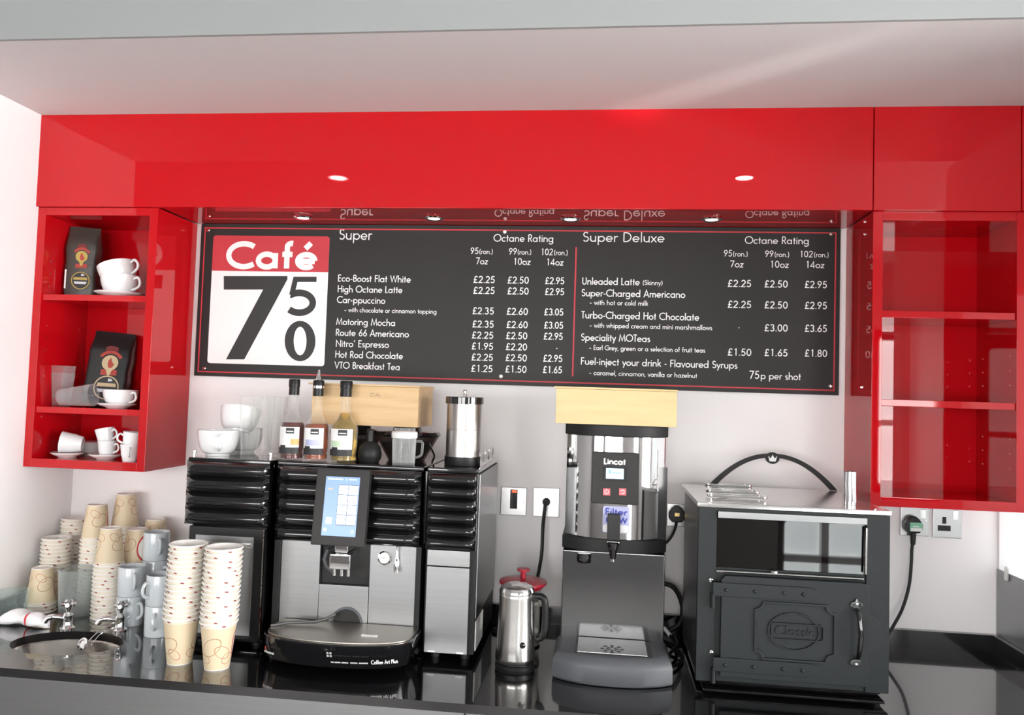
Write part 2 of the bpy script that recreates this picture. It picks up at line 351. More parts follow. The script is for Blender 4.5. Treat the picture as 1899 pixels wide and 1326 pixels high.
# ---------------------------------------------------------------- lettering drawn as strokes
def _c(cx, cy, rx, ry=None, a0=0, a1=360, n=20): return arc(cx, cy, rx, rx if ry is None else ry, a0, a1, n)
_o = _c(.31, .3, .25)
GL = {
 'a': (.68, [_o, [(.56, 0), (.56, .6)]]), 'b': (.68, [_c(.36, .3, .25), [(.1, 0), (.1, 1.03)]]), 'c': (.54, [_c(.31, .3, .25, None, 48, 312)]),
 'd': (.68, [_o, [(.56, 0), (.56, 1.03)]]), 'e': (.62, [_c(.31, .3, .25, None, 0, 318), [(.1, .29), (.56, .29)]]),
 'f': (.36, [[(.16, 0), (.16, .82)]+_c(.29, .84, .13, .14, 175, 75, 8), [(.02, .55), (.32, .55)]]),
 'g': (.68, [_o, [(.56, .6), (.56, -.06)]+_c(.32, -.06, .24, .2, 0, -160, 12)]),
 'h': (.61, [[(.1, 0), (.1, 1.03)], _c(.305, .34, .205, .21, 180, 0, 12)+[(.51, 0)]]), 'i': (.2, [[(.1, 0), (.1, .6)], [(.1, .74), (.1, .86)]]),
 'j': (.2, [[(.1, .6), (.1, -.28)], [(.1, .74), (.1, .86)]]), 'k': (.5, [[(.1, 0), (.1, 1.03)], [(.44, .6), (.12, .29)], [(.19, .36), (.48, 0)]]),
 'l': (.2, [[(.1, 0), (.1, 1.03)]]), 'm': (.92, [[(.1, 0), (.1, .6)], _c(.28, .36, .18, .19, 180, 0, 10)+[(.46, 0)], _c(.64, .36, .18, .19, 180, 0, 10)+[(.82, 0)]]),
 'n': (.61, [[(.1, 0), (.1, .6)], _c(.305, .34, .205, .21, 180, 0, 12)+[(.51, 0)]]), 'o': (.62, [_o]), 'p': (.68, [_c(.36, .3, .25), [(.1, -.3), (.1, .6)]]),
 'r': (.37, [[(.1, 0), (.1, .6)], _c(.29, .36, .19, .19, 170, 65, 8)]),
 's': (.4, [_c(.2, .42, .12, .125, 35, 270, 12)[:-1]+_c(.2, .17, .14, .125, 90, -145, 12)]),
 't': (.34, [[(.17, 0), (.17, .85)], [(.03, .55), (.31, .55)]]), 'u': (.61, [[(.1, .6), (.1, .25)]+_c(.305, .25, .205, .2, 180, 360, 12), [(.51, .6), (.51, 0)]]),
 'v': (.5, [[(.03, .6), (.25, .04), (.47, .6)]]), 'w': (.76, [[(.03, .6), (.2, .05), (.38, .56), (.56, .05), (.73, .6)]]), 'x': (.5, [[(.03, .6), (.47, 0)], [(.47, .6), (.03, 0)]]),
 'y': (.5, [[(.03, .6), (.26, .06)], [(.48, .6), (.13, -.3)]]), 'z': (.46, [[(.05, .55), (.4, .55), (.06, .05), (.42, .05)]]),
 'A': (.74, [[(.03, 0), (.37, .97), (.71, 0)], [(.16, .32), (.58, .32)]]),
 'B': (.56, [[(.1, .05), (.1, .95)], [(.1, .95), (.26, .95)]+_c(.26, .745, .19, .205, 90, -90, 10)+[(.1, .54)], [(.26, .54)]+_c(.27, .295, .22, .245, 90, -90, 10)+[(.1, .05)]]),
 'C': (.82, [_c(.5, .5, .45, .45, 48, 312, 24)]), 'D': (.76, [[(.1, .05), (.1, .95)], [(.1, .95), (.24, .95)]+_c(.24, .5, .44, .45, 90, -90, 16)+[(.1, .05)]]),
 'E': (.52, [[(.1, 0), (.1, 1)], [(.1, .95), (.46, .95)], [(.1, .52), (.46, .52)], [(.1, .05), (.46, .05)]]),
 'F': (.5, [[(.1, 0), (.1, 1)], [(.1, .95), (.46, .95)], [(.1, .52), (.44, .52)]]),
 'G': (.92, [_c(.5, .5, .45, .45, 45, 360, 24)+[(.55, .47)]]), 'H': (.72, [[(.1, 0), (.1, 1)], [(.62, 0), (.62, 1)], [(.1, .53), (.62, .53)]]),
 'L': (.45, [[(.1, 1), (.1, .05), (.42, .05)]]), 'M': (.92, [[(.06, 0), (.18, .96), (.46, .1), (.74, .96), (.86, 0)]]),
 'N': (.78, [[(.1, 0), (.1, .93), (.68, .07), (.68, 1)]]), 'O': (.98, [_c(.49, .5, .44, .45, 0, 360, 28)]),
 'P': (.54, [[(.1, 0), (.1, .95)], [(.1, .95), (.26, .95)]+_c(.26, .70, .20, .25, 90, -90, 10)+[(.1, .45)]]), 'I': (.2, [[(.1, 0), (.1, 1)]]), 'Z': (.56, [[(.05, .95), (.5, .95), (.06, .05), (.52, .05)]]),
 'R': (.58, [[(.1, 0), (.1, .95)], [(.1, .95), (.26, .95)]+_c(.26, .71, .21, .24, 90, -90, 10)+[(.1, .47)], [(.24, .47), (.53, 0)]]),
 'S': (.54, [_c(.27, .73, .18, .22, 30, 270, 14)[:-1]+_c(.27, .28, .21, .23, 90, -150, 14)]), 'T': (.5, [[(.25, 0), (.25, .95)], [(.02, .95), (.48, .95)]]),
 'U': (.68, [[(.1, 1), (.1, .3)]+_c(.34, .29, .24, .24, 180, 360, 12)+[(.58, 1)]]), 'V': (.7, [[(.03, 1), (.35, .05), (.67, 1)]]),
 'W': (1.0, [[(.03, 1), (.27, .06), (.5, .94), (.73, .06), (.97, 1)]]),
 '0': (.6, [_c(.3, .5, .22, .45)]), '1': (.6, [[(.2, .86), (.34, .95), (.34, 0)]]), '2': (.6, [_c(.3, .7, .2, .25, 165, -28, 14)+[(.09, .05), (.53, .05)]]),
 '3': (.6, [_c(.28, .73, .18, .22, 155, -80, 12), _c(.28, .27, .21, .23, 85, -155, 12)]), '4': (.6, [[(.42, 0), (.42, .95), (.05, .25), (.55, .25)]]),
 '5': (.6, [[(.5, .95), (.2, .95), (.14, .55)]+_c(.27, .32, .22, .27, 118, -148, 16)]), '6': (.6, [_c(.3, .29, .21, .24), [(.42, .98), (.11, .37)]]),
 '7': (.6, [[(.06, .95), (.52, .95), (.2, 0)]]), '8': (.6, [_c(.3, .74, .17, .21), _c(.3, .28, .21, .24)]), '9': (.6, [_c(.3, .71, .21, .24), [(.18, .02), (.49, .63)]]),
 '£': (.6, [_c(.36, .72, .16, .23, 20, 180, 10)+[(.2, .3), (.1, .05), (.54, .05)], [(.06, .46), (.42, .46)]]),
 '.': (.22, [[(.11, 0), (.11, .12)]]), ',': (.22, [[(.13, .1), (.06, -.14)]]), "'": (.22, [[(.14, 1), (.07, .74)]]), '-': (.36, [[(.06, .34), (.3, .34)]]),
 '–': (.5, [[(.06, .32), (.44, .32)]]), '(': (.3, [_c(.42, .42, .33, .66, 128, 232, 8)]), ')': (.3, [_c(-.12, .42, .33, .66, 52, -52, 8)]), ' ': (.34, []),
 'é': (.62, [_c(.31, .3, .25, None, 0, 318), [(.1, .29), (.56, .29)], [(.27, .78), (.43, 1.0)]]),
}
def ribbon(mb, pts, w, y):
    n = len(pts); closed = n > 3 and abs(pts[0][0]-pts[-1][0])+abs(pts[0][1]-pts[-1][1]) < 1e-6
    if closed: pts = pts[:-1]; n -= 1
    L = []; Rr = []
    for i in range(n):
        p = Vector(pts[i])
        a = Vector(pts[i-1]) if (i > 0 or closed) else None
        b = Vector(pts[(i+1) % n]) if (i < n-1 or closed) else None
        d1 = (p-a).normalized() if a is not None else None; d2 = (b-p).normalized() if b is not None else None
        if d1 is None: d1 = d2
        if d2 is None: d2 = d1
        t = d1+d2
        t = t.normalized() if t.length > 1e-4 else d1
        nn = Vector((-t.y, t.x)); k = 1/max(.45, nn.dot(Vector((-d1.y, d1.x))))
        L.append(p+nn*w/2*k); Rr.append(p-nn*w/2*k)
    b0 = len(mb.v)
    mb.v += [(q.x, y, q.y) for q in L]+[(q.x, y, q.y) for q in Rr]
    for i in range(n if closed else n-1):
        j = (i+1) % n; mb.f.append((b0+n+i, b0+n+j, b0+j, b0+i))
def text_width(s, track=0): return sum(GL[ch][0]+track for ch in s)
def lettering(mb, s, x0, x1, zb, cap, y, wt=.11, track=.03):
    """strokes of s between x0 and x1 on the upright plane y, baseline zb"""
    k = (x1-x0)/text_width(s, track); x = x0
    for ch in s:
        adv, st = GL[ch]
        for i, p in enumerate(st): ribbon(mb, [(x+(q[0]+track/2)*k, zb+q[1]*cap) for q in p], wt*cap, y-i*4e-5)
        x += (adv+track)*k
    return mb

# ================================================================ the setting
XL, XR = -1.832, 1.285           # the alcove's side walls
ZC, ZS = 2.526, 2.221            # lower ceiling over the counter, underside of the red soffit
ZW = .900                        # worktop
struct(MB().box(XL-.1, XR+.1, 0, .1, 0, 3.0), 'wall_back', 'wall_paint', smooth=False)
struct(MB().box(XL-.1, XL, -.79, 0, 0, ZC), 'wall_left', 'wall_paint', smooth=False)
ZR0, ZR1, YR = 1.075, 2.0, -.80          # the bright pane in the right wall
struct(MB().box(XR, XR+.1, YR, 0, 0, ZR0).box(XR, XR+.1, YR, 0, ZR1, ZC).box(XR, XR+.1, YR-.1, YR, 0, ZC).box(XR, XR+.1, -.014, 0, ZR0, ZR1), 'wall_right', 'wall_paint', smooth=False)
f = struct(MB().box(XR+.05, XR+.09, YR, -.014, ZR0, ZR0+.03).box(XR+.05, XR+.09, YR, -.014, ZR1-.03, ZR1).box(XR+.05, XR+.09, YR, YR+.03, ZR0, ZR1), 'window_6', 'window_frame', smooth=False)
MB().box(XR+.03, XR+.045, YR, -.014, ZR0, ZR1).build('pane', 'pane_side', f, smooth=False)
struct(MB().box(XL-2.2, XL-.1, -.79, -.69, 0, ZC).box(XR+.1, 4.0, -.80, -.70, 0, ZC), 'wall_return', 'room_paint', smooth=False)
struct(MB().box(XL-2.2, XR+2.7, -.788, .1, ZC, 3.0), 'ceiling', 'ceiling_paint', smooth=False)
struct(MB().box(XL-2.2, XR+2.7, -.798, -.7885, ZC, 3.0), 'trim_2', 'bulkhead_dim', smooth=False)  # thin sheet over the bulkhead face, its dimness put into the colour
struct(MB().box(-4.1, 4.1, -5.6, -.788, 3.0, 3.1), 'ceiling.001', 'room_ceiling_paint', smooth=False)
struct(MB().box(-4.1, 4.1, -5.6, .1, -.1, 0), 'floor', 'floor_vinyl', smooth=False)
WINS = [(-3.3, -1.3), (-1.0, .7), (1.60, 2.40), (2.55, 3.75)]
ZWIN = [(.75, 2.3), (.75, 2.3), (.02, .70), (.85, 2.35)]
mb = MB(); x = -4.1
for (x0, x1), (z0, z1) in zip(WINS, ZWIN):
    mb.box(x, x0, -5.6, -5.4, 0, 3.0); mb.box(x0, x1, -5.6, -5.4, 0, z0); mb.box(x0, x1, -5.6, -5.4, z1, 3.0); x = x1
mb.box(x, 4.1, -5.6, -5.4, 0, 3.0)
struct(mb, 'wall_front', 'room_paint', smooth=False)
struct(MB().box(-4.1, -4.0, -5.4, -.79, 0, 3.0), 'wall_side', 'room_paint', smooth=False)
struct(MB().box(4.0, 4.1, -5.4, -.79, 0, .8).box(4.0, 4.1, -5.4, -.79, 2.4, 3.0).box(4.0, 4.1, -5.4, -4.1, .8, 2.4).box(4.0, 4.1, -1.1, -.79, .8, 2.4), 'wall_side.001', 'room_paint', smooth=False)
for i, ((x0, x1), (z0, z1)) in enumerate(zip(WINS, ZWIN)):
    xm = (x0+x1)/2; zm = z0+(z1-z0)*.42
    corner = MB().ring(rrect(x0+.001, x1-.001, z0+.001, z1-.001, .002), rrect(x0+.05, x1-.05, z0+.05, z1-.05, .09), -5.5, -5.42)
    f = struct(corner.box(x0, x1, -5.5, -5.42, z0, z0+.06).box(x0, x1, -5.5, -5.42, z1-.06, z1).box(x0, x0+.06, -5.5, -5.42, z0, z1).box(x1-.06, x1, -5.5, -5.42, z0, z1)
               .box(xm-.03, xm+.03, -5.5, -5.42, z0, z1).box(x0, x1, -5.5, -5.42, zm-.03, zm+.03), 'window_%d' % (i+1), 'window_frame', smooth=False)
    MB().box(x0, x1, -5.55, -5.51, z0, z1).build('pane', 'pane_low' if i == 2 else 'pane', f, smooth=False)
f = struct(MB().box(4.02, 4.08, -4.1, -1.1, .8, .86).box(4.02, 4.08, -4.1, -1.1, 2.34, 2.4).box(4.02, 4.08, -2.88, -2.82, .8, 2.4), 'window_5', 'window_frame', smooth=False)  # unseen side window, added to brighten the alcove's left wall
MB().box(4.08, 4.10, -4.1, -1.1, .8, 2.4).build('pane', 'pane_fill', f, smooth=False)
for i, (x, y) in enumerate(((-1.663, -2.664), (.870, -2.664))):
    t = thing('ceiling_lamp', 'recessed round ceiling lamp mirrored %s in the red fascia' % ('on the left' if i == 0 else 'on the right'), 'lamp', (x, y, 3.0), 'recessed lamps of the room')
    MB().lathe([(.052, -.001), (.066, -.001), (.066, -.008), (.052, -.008), (.052, -.001)], 28).build('trim_ring', 'chrome_soft', t, world=False)
    MB().lathe([(0, -.004), (.052, -.004), (.052, -.002), (0, -.002)], 28).build('lens', 'lamp', t, world=False)

# ================================================================ red fascia, soffit and wall units
YF = -.262
def fascia(x0, x1, label):
    o = MB().box(x0, x1, YF, YF+.02, ZS-.002, ZC).build('fascia_panel', 'red_gloss', bev=.0012)
    tag(o, label, 'panel', 'red fascia panels along the ceiling')
fascia(XL, .8155, 'long glossy red fascia panel running above the menu board')
fascia(.8185, 1.2215, 'short glossy red fascia panel above the empty red shelf unit')
fascia(1.2245, XR, 'narrow sliver of red fascia in the top right corner')
o = MB().box(-1.408, .82, YF+.02, -.001, ZS, ZS+.018).build('soffit_panel', 'red_soffit'); tag(o, 'glossy red soffit board mirroring the top of the menu board', 'panel')
o = MB().box(XL, XR, -.24, -.001, ZS+.0185, ZC-.0005).build('ceiling_box', 'red_gloss'); o.name = 'trim_1'; tag(o, kind='structure')
for i, (u, v) in enumerate(((562, 401.5), (805, 402.5), (1058, 404), (1320, 404.5))):
    x, y = G(u, v, ZS)
    t = thing('downlight', 'small chrome downlight in the red soffit, %s from the left' % ('first', 'second', 'third', 'fourth')[i], 'lamp', (x, y, ZS), 'chrome downlights in the soffit')
    MB().lathe([(.020, .0005), (.032, -.0005), (.033, -.004), (.028, -.008), (.020, -.006), (.020, .0005)], 28).build('trim_ring', 'chrome', t, world=False)
    MB().lathe([(0, -.003), (.020, -.003), (.020, -.0005), (0, -.0005)], 24).build('lens', 'downlight_glow', t, world=False)

def shelf_unit(x0, x1, zb, zt, shelves, label, pins):
    YD = -.250
    t = thing('wall_shelf_unit', label, 'shelf unit', ((x0+x1)/2, -.125, zb), 'red wall shelf units')
    T = .028
    for k, (a, b) in enumerate(((x0, x0+T), (x1-T, x1))):
        s = MB().box(a, b, YD, -.001, zb, zt).build('side_panel', 'red_frame', t, bev=.001)
        q = MB(); xi = x0+T if k == 0 else x1-T; sg = 1 if k == 0 else -1
        for (z0, z1) in pins:
            for yy in (-.215, -.055):
                z = z0
                while z < z1:
                    q.add([], []); n0 = len(q.v)
                    q.lathe([(0, .0006), (.0026, .0006), (.0026, 0), (0, 0)], 8)
                    q.xf(Matrix.Translation((xi, yy, z)) @ Matrix.Rotation(sg*math.pi/2, 4, 'Y'), n0); z += .042
        q.build('pin_hole', 'chrome_soft', s); 
    MB().box(x0+T, x1-T, YD, -.001, zt-.026, zt).build('top_panel', 'red_frame', t, bev=.001)
    MB().box(x0+T, x1-T, YD, -.001, zb, zb+.028).build('bottom_panel', 'red_frame', t, bev=.001)
    MB().box(x0+T, x1-T, -.012, -.001, zb+.028, zt-.026).build('back_panel', 'red_frame', t)
    for z in shelves: MB().box(x0+T+.001, x1-T-.001, YD+.006, -.0125, z-.020, z).build('shelf', 'red_frame', t, bev=.001)
    return t
zsl = [W(180, 547, -.245)[1], W(165, 757, -.245)[1]]
shelf_unit(XL+.001, -1.408, 1.361, ZS-.0025, zsl, 'red wall shelf unit holding cups and coffee bags beside the menu board', [(1.44, 1.53), (1.66, 1.86), (1.96, 2.06)])
zsr = [W(1760, 578, -.245)[1], W(1760, 744, -.245)[1]]
shelf_unit(.8215, 1.2445, 1.360, ZS-.0025, zsr, 'empty red wall shelf unit above the sockets on the right', [(1.48, 1.58), (1.72, 1.84), (1.98, 2.06)])
ZSH = [zsl[0], zsl[1], 1.389]
for u in (1573,):                                    # small red packer under the right unit
    pass

# ================================================================ menu board
YB = -.0135
xm0, xm1, zm0, zm1 = -1.387, .800, 1.678, 2.2195
t = thing('menu_board', 'dark grey cafe menu board with white drink prices fixed to the wall', 'menu board', ((xm0+xm1)/2, -.007, zm0))
MB().box(xm0, xm1, -.013, -.002, zm0, zm1).build('board', 'board_grey', t, bev=.001)
e, w_ = .013, .0045
MB().ring([(xm0+e, zm0+e), (xm1-e, zm0+e), (xm1-e, zm1-e), (xm0+e, zm1-e)], [(xm0+e+w_, zm0+e+w_), (xm1-e-w_, zm0+e+w_), (xm1-e-w_, zm1-e-w_), (xm0+e+w_, zm1-e-w_)], YB, YB+.001).build('border_line', 'print_red', t, smooth=False)
xa, za = W(1067.5, 458, YB); xb, zb_ = W(1063, 698, YB)
MB().box((xa+xb)/2-.0025, (xa+xb)/2+.0025, YB, YB+.001, zb_, za).build('divider_line', 'print_red', t, smooth=False)
for u, v, m in ((386, 427, 'chrome'), (379, 683, 'chrome'), (936, 430, 'print_white'), (929, 698, 'print_white'), (1541, 434, 'chrome'), (1540, 716, 'chrome')):
    x, z = W(u, v, YB)
    q = MB().lathe([(0, 0), (.0062, 0), (.0062, .002), (.0045, .004), (0, .0045)], 16); q.xf(Matrix.Translation((x, YB+.001, z)) @ Matrix.Rotation(R(90), 4, 'X'))
    q.build('screw_cap', m, t)
# logo
l0, l1 = W(392, 520, YB)[0], W(608, 520, YB)[0]
zt_, zh, zl = W(500, 437.5, YB)[1], W(500, 503.5, YB)[1], W(500, 676.5, YB)[1]
lp = MB().prism(rrect(l0, l1, zl, zt_, .010), YB, YB+.001).build('logo_panel', 'print_white', t, smooth=False)
top = arc(l1-.010, zt_-.010, .010, .010, 0, 90, 5)+arc(l0+.010, zt_-.010, .010, .010, 90, 180, 5)
MB().prism([(l0, zh), (l1, zh)]+top, YB-.0006, YB).build('logo_header', 'print_red', lp, smooth=False)
yy = YB-.0012
def px_poly(pts, y): return [W(u, v, y) for u, v in pts]
q = MB()
x0, zc0 = W(416, 498.5, yy); x1 = W(591, 498.5, yy)[0]; cap = W(445, 446, yy)[1]-W(445, 498.5, yy)[1]
GB = dict(GL)
lettering(q, 'Café', x0+.004, x1-.004, zc0+.004, cap*.90, yy, .215, .06)
q.build('logo_lettering', 'print_white', lp, smooth=False)
q = MB(); seven = px_poly([(415, 512), (533, 512), (533, 518), (453, 666.5), (419, 666.5), (488, 537), (415, 537)], yy)
b0 = len(q.v); q.v += [(x, yy, z) for x, z in seven]; q.f += [(b0, b0+6, b0+5), (b0, b0+5, b0+1), (b0+1, b0+5, b0+2), (b0+5, b0+4, b0+2), (b0+4, b0+3, b0+2)]
def px_ring(cu, cv, ru, rv, wu, wv, n=36):
    b = len(q.v)
    for i in range(n):
        a = 2*math.pi*i/n
        for k in (0, 1):
            x, z = W(cu+(ru-k*wu)*math.cos(a), cv+(rv-k*wv)*math.sin(a), yy); q.v.append((x, yy, z))
    for i in range(n):
        j = (i+1) % n; q.f.append((b+2*i, b+2*j, b+2*j+1, b+2*i+1))
px_ring(556.5, 632.5, 28.5, 37.5, 16.5, 11)
def px_stroke(pts, w):
    ribbon(q, px_poly(pts, yy), w, yy-.00004*(len(pts) > 5))
px_stroke([(587, 518), (548, 518), (541, 547)], .0185)
px_stroke([(539, 546)]+[(555+(25)*math.cos(R(a)), 561.5-18.5*math.sin(R(a))) for a in range(125, -148, -12)], .0235)
q.build('logo_numerals', 'print_black', lp, smooth=False)
TX = [('Super', 628, 690, 444.5, 20, .10, 'heading'), ('Octane Rating', 915, 1027, 448, 14, .115, 'heading'),
 ('95', 872, 888, 471, 12, .12, 'size'), ('(ron.)', 888.5, 914, 471, 10, .11, 'size'), ('99', 943, 959, 472, 12, .12, 'size'), ('(ron.)', 959.5, 985.5, 472, 10, .11, 'size'), ('102', 1002, 1026, 473, 12, .12, 'size'), ('(ron.)', 1027, 1053, 473, 10, .11, 'size'),
 ('7oz', 881.7, 905, 490, 12.5, .12, 'size'), ('10oz', 951, 984, 491, 12.5, .12, 'size'), ('14oz', 1012, 1045, 492, 12.5, .12, 'size'),
 ('Eco-Boost Flat White', 626, 762, 522, 12.7, .125, 'item'), ('High Octane Latte', 625.5, 746.5, 541.8, 12.7, .125, 'item'), ('Car-ppuccino', 624.5, 714.5, 561.8, 12.7, .125, 'item'),
 ('– with chocolate or cinnamon topping', 638, 810, 578.6, 8.8, .125, 'note'), ('Motoring Mocha', 623, 733.5, 602.3, 12.7, .125, 'item'), ('Route 66 Americano', 622, 758.5, 622.5, 12.7, .125, 'item'),
 ("Nitro' Espresso", 622, 721.5, 642.8, 12.7, .125, 'item'), ('Hot Rod Chocolate', 621, 747.5, 663, 12.7, .125, 'item'), ('VTO Breakfast Tea', 620, 742, 683.2, 12.7, .125, 'item'),
 ('Super Deluxe', 1080, 1233, 448.3, 18.5, .10, 'heading'), ('Octane Rating', 1381, 1501, 452, 14, .115, 'heading'),
 ('95', 1341.5, 1358.5, 475.5, 12, .12, 'size'), ('(ron.)', 1359, 1387, 475.5, 10, .11, 'size'), ('99', 1418, 1435, 476.5, 12, .12, 'size'), ('(ron.)', 1436, 1464, 476.5, 10, .11, 'size'), ('102', 1482, 1508, 477, 12, .12, 'size'), ('(ron.)', 1509, 1537, 477, 10, .11, 'size'),
 ('7oz', 1353, 1379, 495.6, 12.5, .12, 'size'), ('10oz', 1427, 1463, 496.2, 12.5, .12, 'size'), ('14oz', 1493, 1529, 496.8, 12.5, .12, 'size'),
 ('Unleaded Latte', 1079, 1186.5, 527.6, 13.3, .125, 'item'), ('(Skinny)', 1191.5, 1229, 528.4, 9, .125, 'note'), ('Super-Charged Americano', 1078, 1271, 549.3, 13.3, .125, 'item'), ('– with hot or cold milk', 1093, 1202, 565, 9, .125, 'note'),
 ('Turbo-Charged Hot Chocolate', 1077.5, 1297, 590.2, 13.3, .125, 'item'), ('– with whipped cream and mini marshmallows', 1093, 1321, 607.3, 9, .125, 'note'), ('Speciality MOTeas', 1077, 1206, 631.5, 13.3, .125, 'item'),
 ('– Earl Grey, green or a selection of fruit teas', 1092, 1308, 648.7, 9, .125, 'note'), ('Fuel-inject your drink - Flavoured Syrups', 1076.5, 1368, 676, 13.3, .125, 'item'), ('– caramel, cinnamon, vanilla or hazelnut', 1092, 1293, 695.3, 9, .125, 'note'),
 ('75', 1388.5, 1409, 702, 14.5, .13, 'price'), ('p per shot', 1410, 1485.5, 703, 13.5, .12, 'price')]
cols = [(877.3, 918.3), (940.7, 981), (1010.5, 1047)]
for bl, dx, pr in ((524.4, 0, '2.25 2.50 2.95'), (544.6, -.3, '2.25 2.50 2.95'), (582.3, -1.7, '2.35 2.60 3.05'), (606.8, -2, '2.35 2.60 3.05'), (627.3, -2.8, '2.25 2.50 2.95'), (647.8, -3.2, '1.95 2.20 .'), (668.2, -3.6, '2.25 2.50 2.95'), (689.2, -4.2, '1.25 1.50 1.65')):
    for (c0, c1), p, k in zip(cols, pr.split(), range(3)):
        if p == '.': TX.append(('.', 1030.5, 1034.5, 647, 13, .16, 'price'))
        else: TX.append(('£'+p, c0+dx, c1+dx, bl+k*1.1, 12.6, .14, 'price'))
cols = [(1349.5, 1394.5), (1417.7, 1462), (1492.5, 1535)]
for bl, pr in ((531.8, '2.25 2.50 2.95'), (570.6, '2.25 2.50 2.95'), (613, '. 3.00 3.65'), (659, '1.50 1.65 1.80')):
    for (c0, c1), p, k in zip(cols, pr.split(), range(3)):
        if p == '.': TX.append(('.', 1368.5, 1372.5, 608.5, 13, .16, 'price'))
        else: TX.append(('£'+p, c0-.6, c1-.6, bl+k*1, 13, .14, 'price'))
yt = YB+.0003
for s, u0, u1, v, c, wt, nm in TX:
    x0, z = W(u0, v, yt); x1 = W(u1, v, yt)[0]; cp = W(u0, v-c, yt)[1]-z
    q = MB(); lettering(q, s, x0, x1, z, cp, yt, wt)
    q.build({'heading': 'menu_heading', 'size': 'size_heading', 'item': 'menu_item', 'note': 'menu_note', 'price': 'price'}[nm], 'print_white', t, smooth=False)

# ================================================================ worktop with the sink cut-out, base units
YW = -.724
t = thing('worktop', 'long black granite worktop with upstand running along the back wall', 'worktop', ((XL+XR)/2, -.36, ZW-.022))
sc, sa, sb = (-1.452, -.514), .157, .104
mb = MB(); x0, x1, y0, y1 = XL+.001, -1.15, YW, -.001
angs = sorted([2*math.pi*i/64 for i in range(64)]+[math.atan2(yq-sc[1], xq-sc[0]) % (2*math.pi) for xq in (x0, x1) for yq in (y0, y1)])
def hit(a):
    dx, dy = math.cos(a), math.sin(a); tt = 9
    if dx > 1e-9: tt = min(tt, (x1-sc[0])/dx)
    if dx < -1e-9: tt = min(tt, (x0-sc[0])/dx)
    if dy > 1e-9: tt = min(tt, (y1-sc[1])/dy)
    if dy < -1e-9: tt = min(tt, (y0-sc[1])/dy)
    return sc[0]+dx*tt, sc[1]+dy*tt
n = len(angs)
for z in (ZW, ZW-.022):
    for a in angs: mb.v.append((*hit(a), z))
    for a in angs: mb.v.append((sc[0]+sa*math.cos(a), sc[1]+sb*math.sin(a), z))
for i in range(n):
    j = (i+1) % n
    mb.f += [(i, j, n+j, n+i), (2*n+j, 2*n+i, 3*n+i, 3*n+j), (n+i, n+j, 3*n+j, 3*n+i), (j, i, 2*n+i, 2*n+j)]
mb.box(-1.15, XR-.001, YW, -.001, ZW-.022, ZW)
mb.build('slab', 'granite', t, smooth=False)
MB().box(XL+.001, XR-.02, -.021, -.001, ZW, ZW+.052).box(XR-.021, XR-.001, -.70, -.021, ZW, ZW+.052).box(XL+.001, XL+.021, -.70, -.021, ZW, ZW+.052).build('upstand', 'granite', t, bev=.001)
t = thing('sink', 'oval stainless steel sink set into the left end of the black worktop', 'sink', (sc[0], sc[1], ZW-.14))
prof = [(.001, -.118), (.30, -.120), (.62, -.112), (.86, -.075), (.965, -.030), (1.0, -.0235), (1.05, -.0225), (1.05, -.0245), (.99, -.031), (.88, -.078), (.63, -.115), (.3, -.123), (.001, -.121)]
q = MB(); q.lathe([(r*sa, z+ZW) for r, z in prof], 56, (sc[0], sc[1], 0), 1, sb/sa); q.build('bowl', 'sink_steel', t)
MB().lathe([(0, -.1175), (.020, -.1175), (.024, -.1165), (.024, -.1190), (0, -.1190)], 24, (sc[0], sc[1], ZW)).build('drain', 'chrome', t)
xs = [XL+.002, -.270, -.182, .55, XR-.002]
for i in range(4):
    tt = thing('base_unit', ('widest brushed steel base unit, under the sink and coffee machine', 'narrow brushed steel pull-out under the kettle', 'brushed steel base unit under the water boiler', 'brushed steel base unit at the right end of the worktop')[i], 'cabinet', ((xs[i]+xs[i+1])/2, -.36, 0), 'steel base units under the worktop')
    MB().box(xs[i]+.001, xs[i+1]-.001, -.66, -.30, .10, ZW-.20).box(xs[i]+.001, xs[i+1]-.001, -.67, -.64, ZW-.20, ZW-.0225).build('body', 'steel_dark', tt)
    MB().box(xs[i]+.002, xs[i+1]-.002, -.690, -.671, .10, ZW-.026).build('door', 'steel', tt, bev=.0015)
    MB().box(xs[i]+.001, xs[i+1]-.001, -.60, -.32, 0, .10).build('plinth', 'black_satin', tt)

# steel cladding on the right wall with its clip
xq, zq = XR-.0005, None
d = ray(1857, 1057); tq = (XR-CX)/d.x; pt = Vector((CX, CY, CZ))+d*tq
t = thing('splash_panel', 'grey steel splash panel on the right wall above the worktop end', 'panel', (XR-.002, -.36, ZW+.053))
MB().box(XR-.004, XR-.0008, -.72, -.006, ZW+.053, pt.z).build('sheet', 'steel', t)
MB().box(XR-.012, XR-.004, -.085, -.065, pt.z-.022, pt.z+.020).build('clip', 'chrome_soft', t, bev=.003)

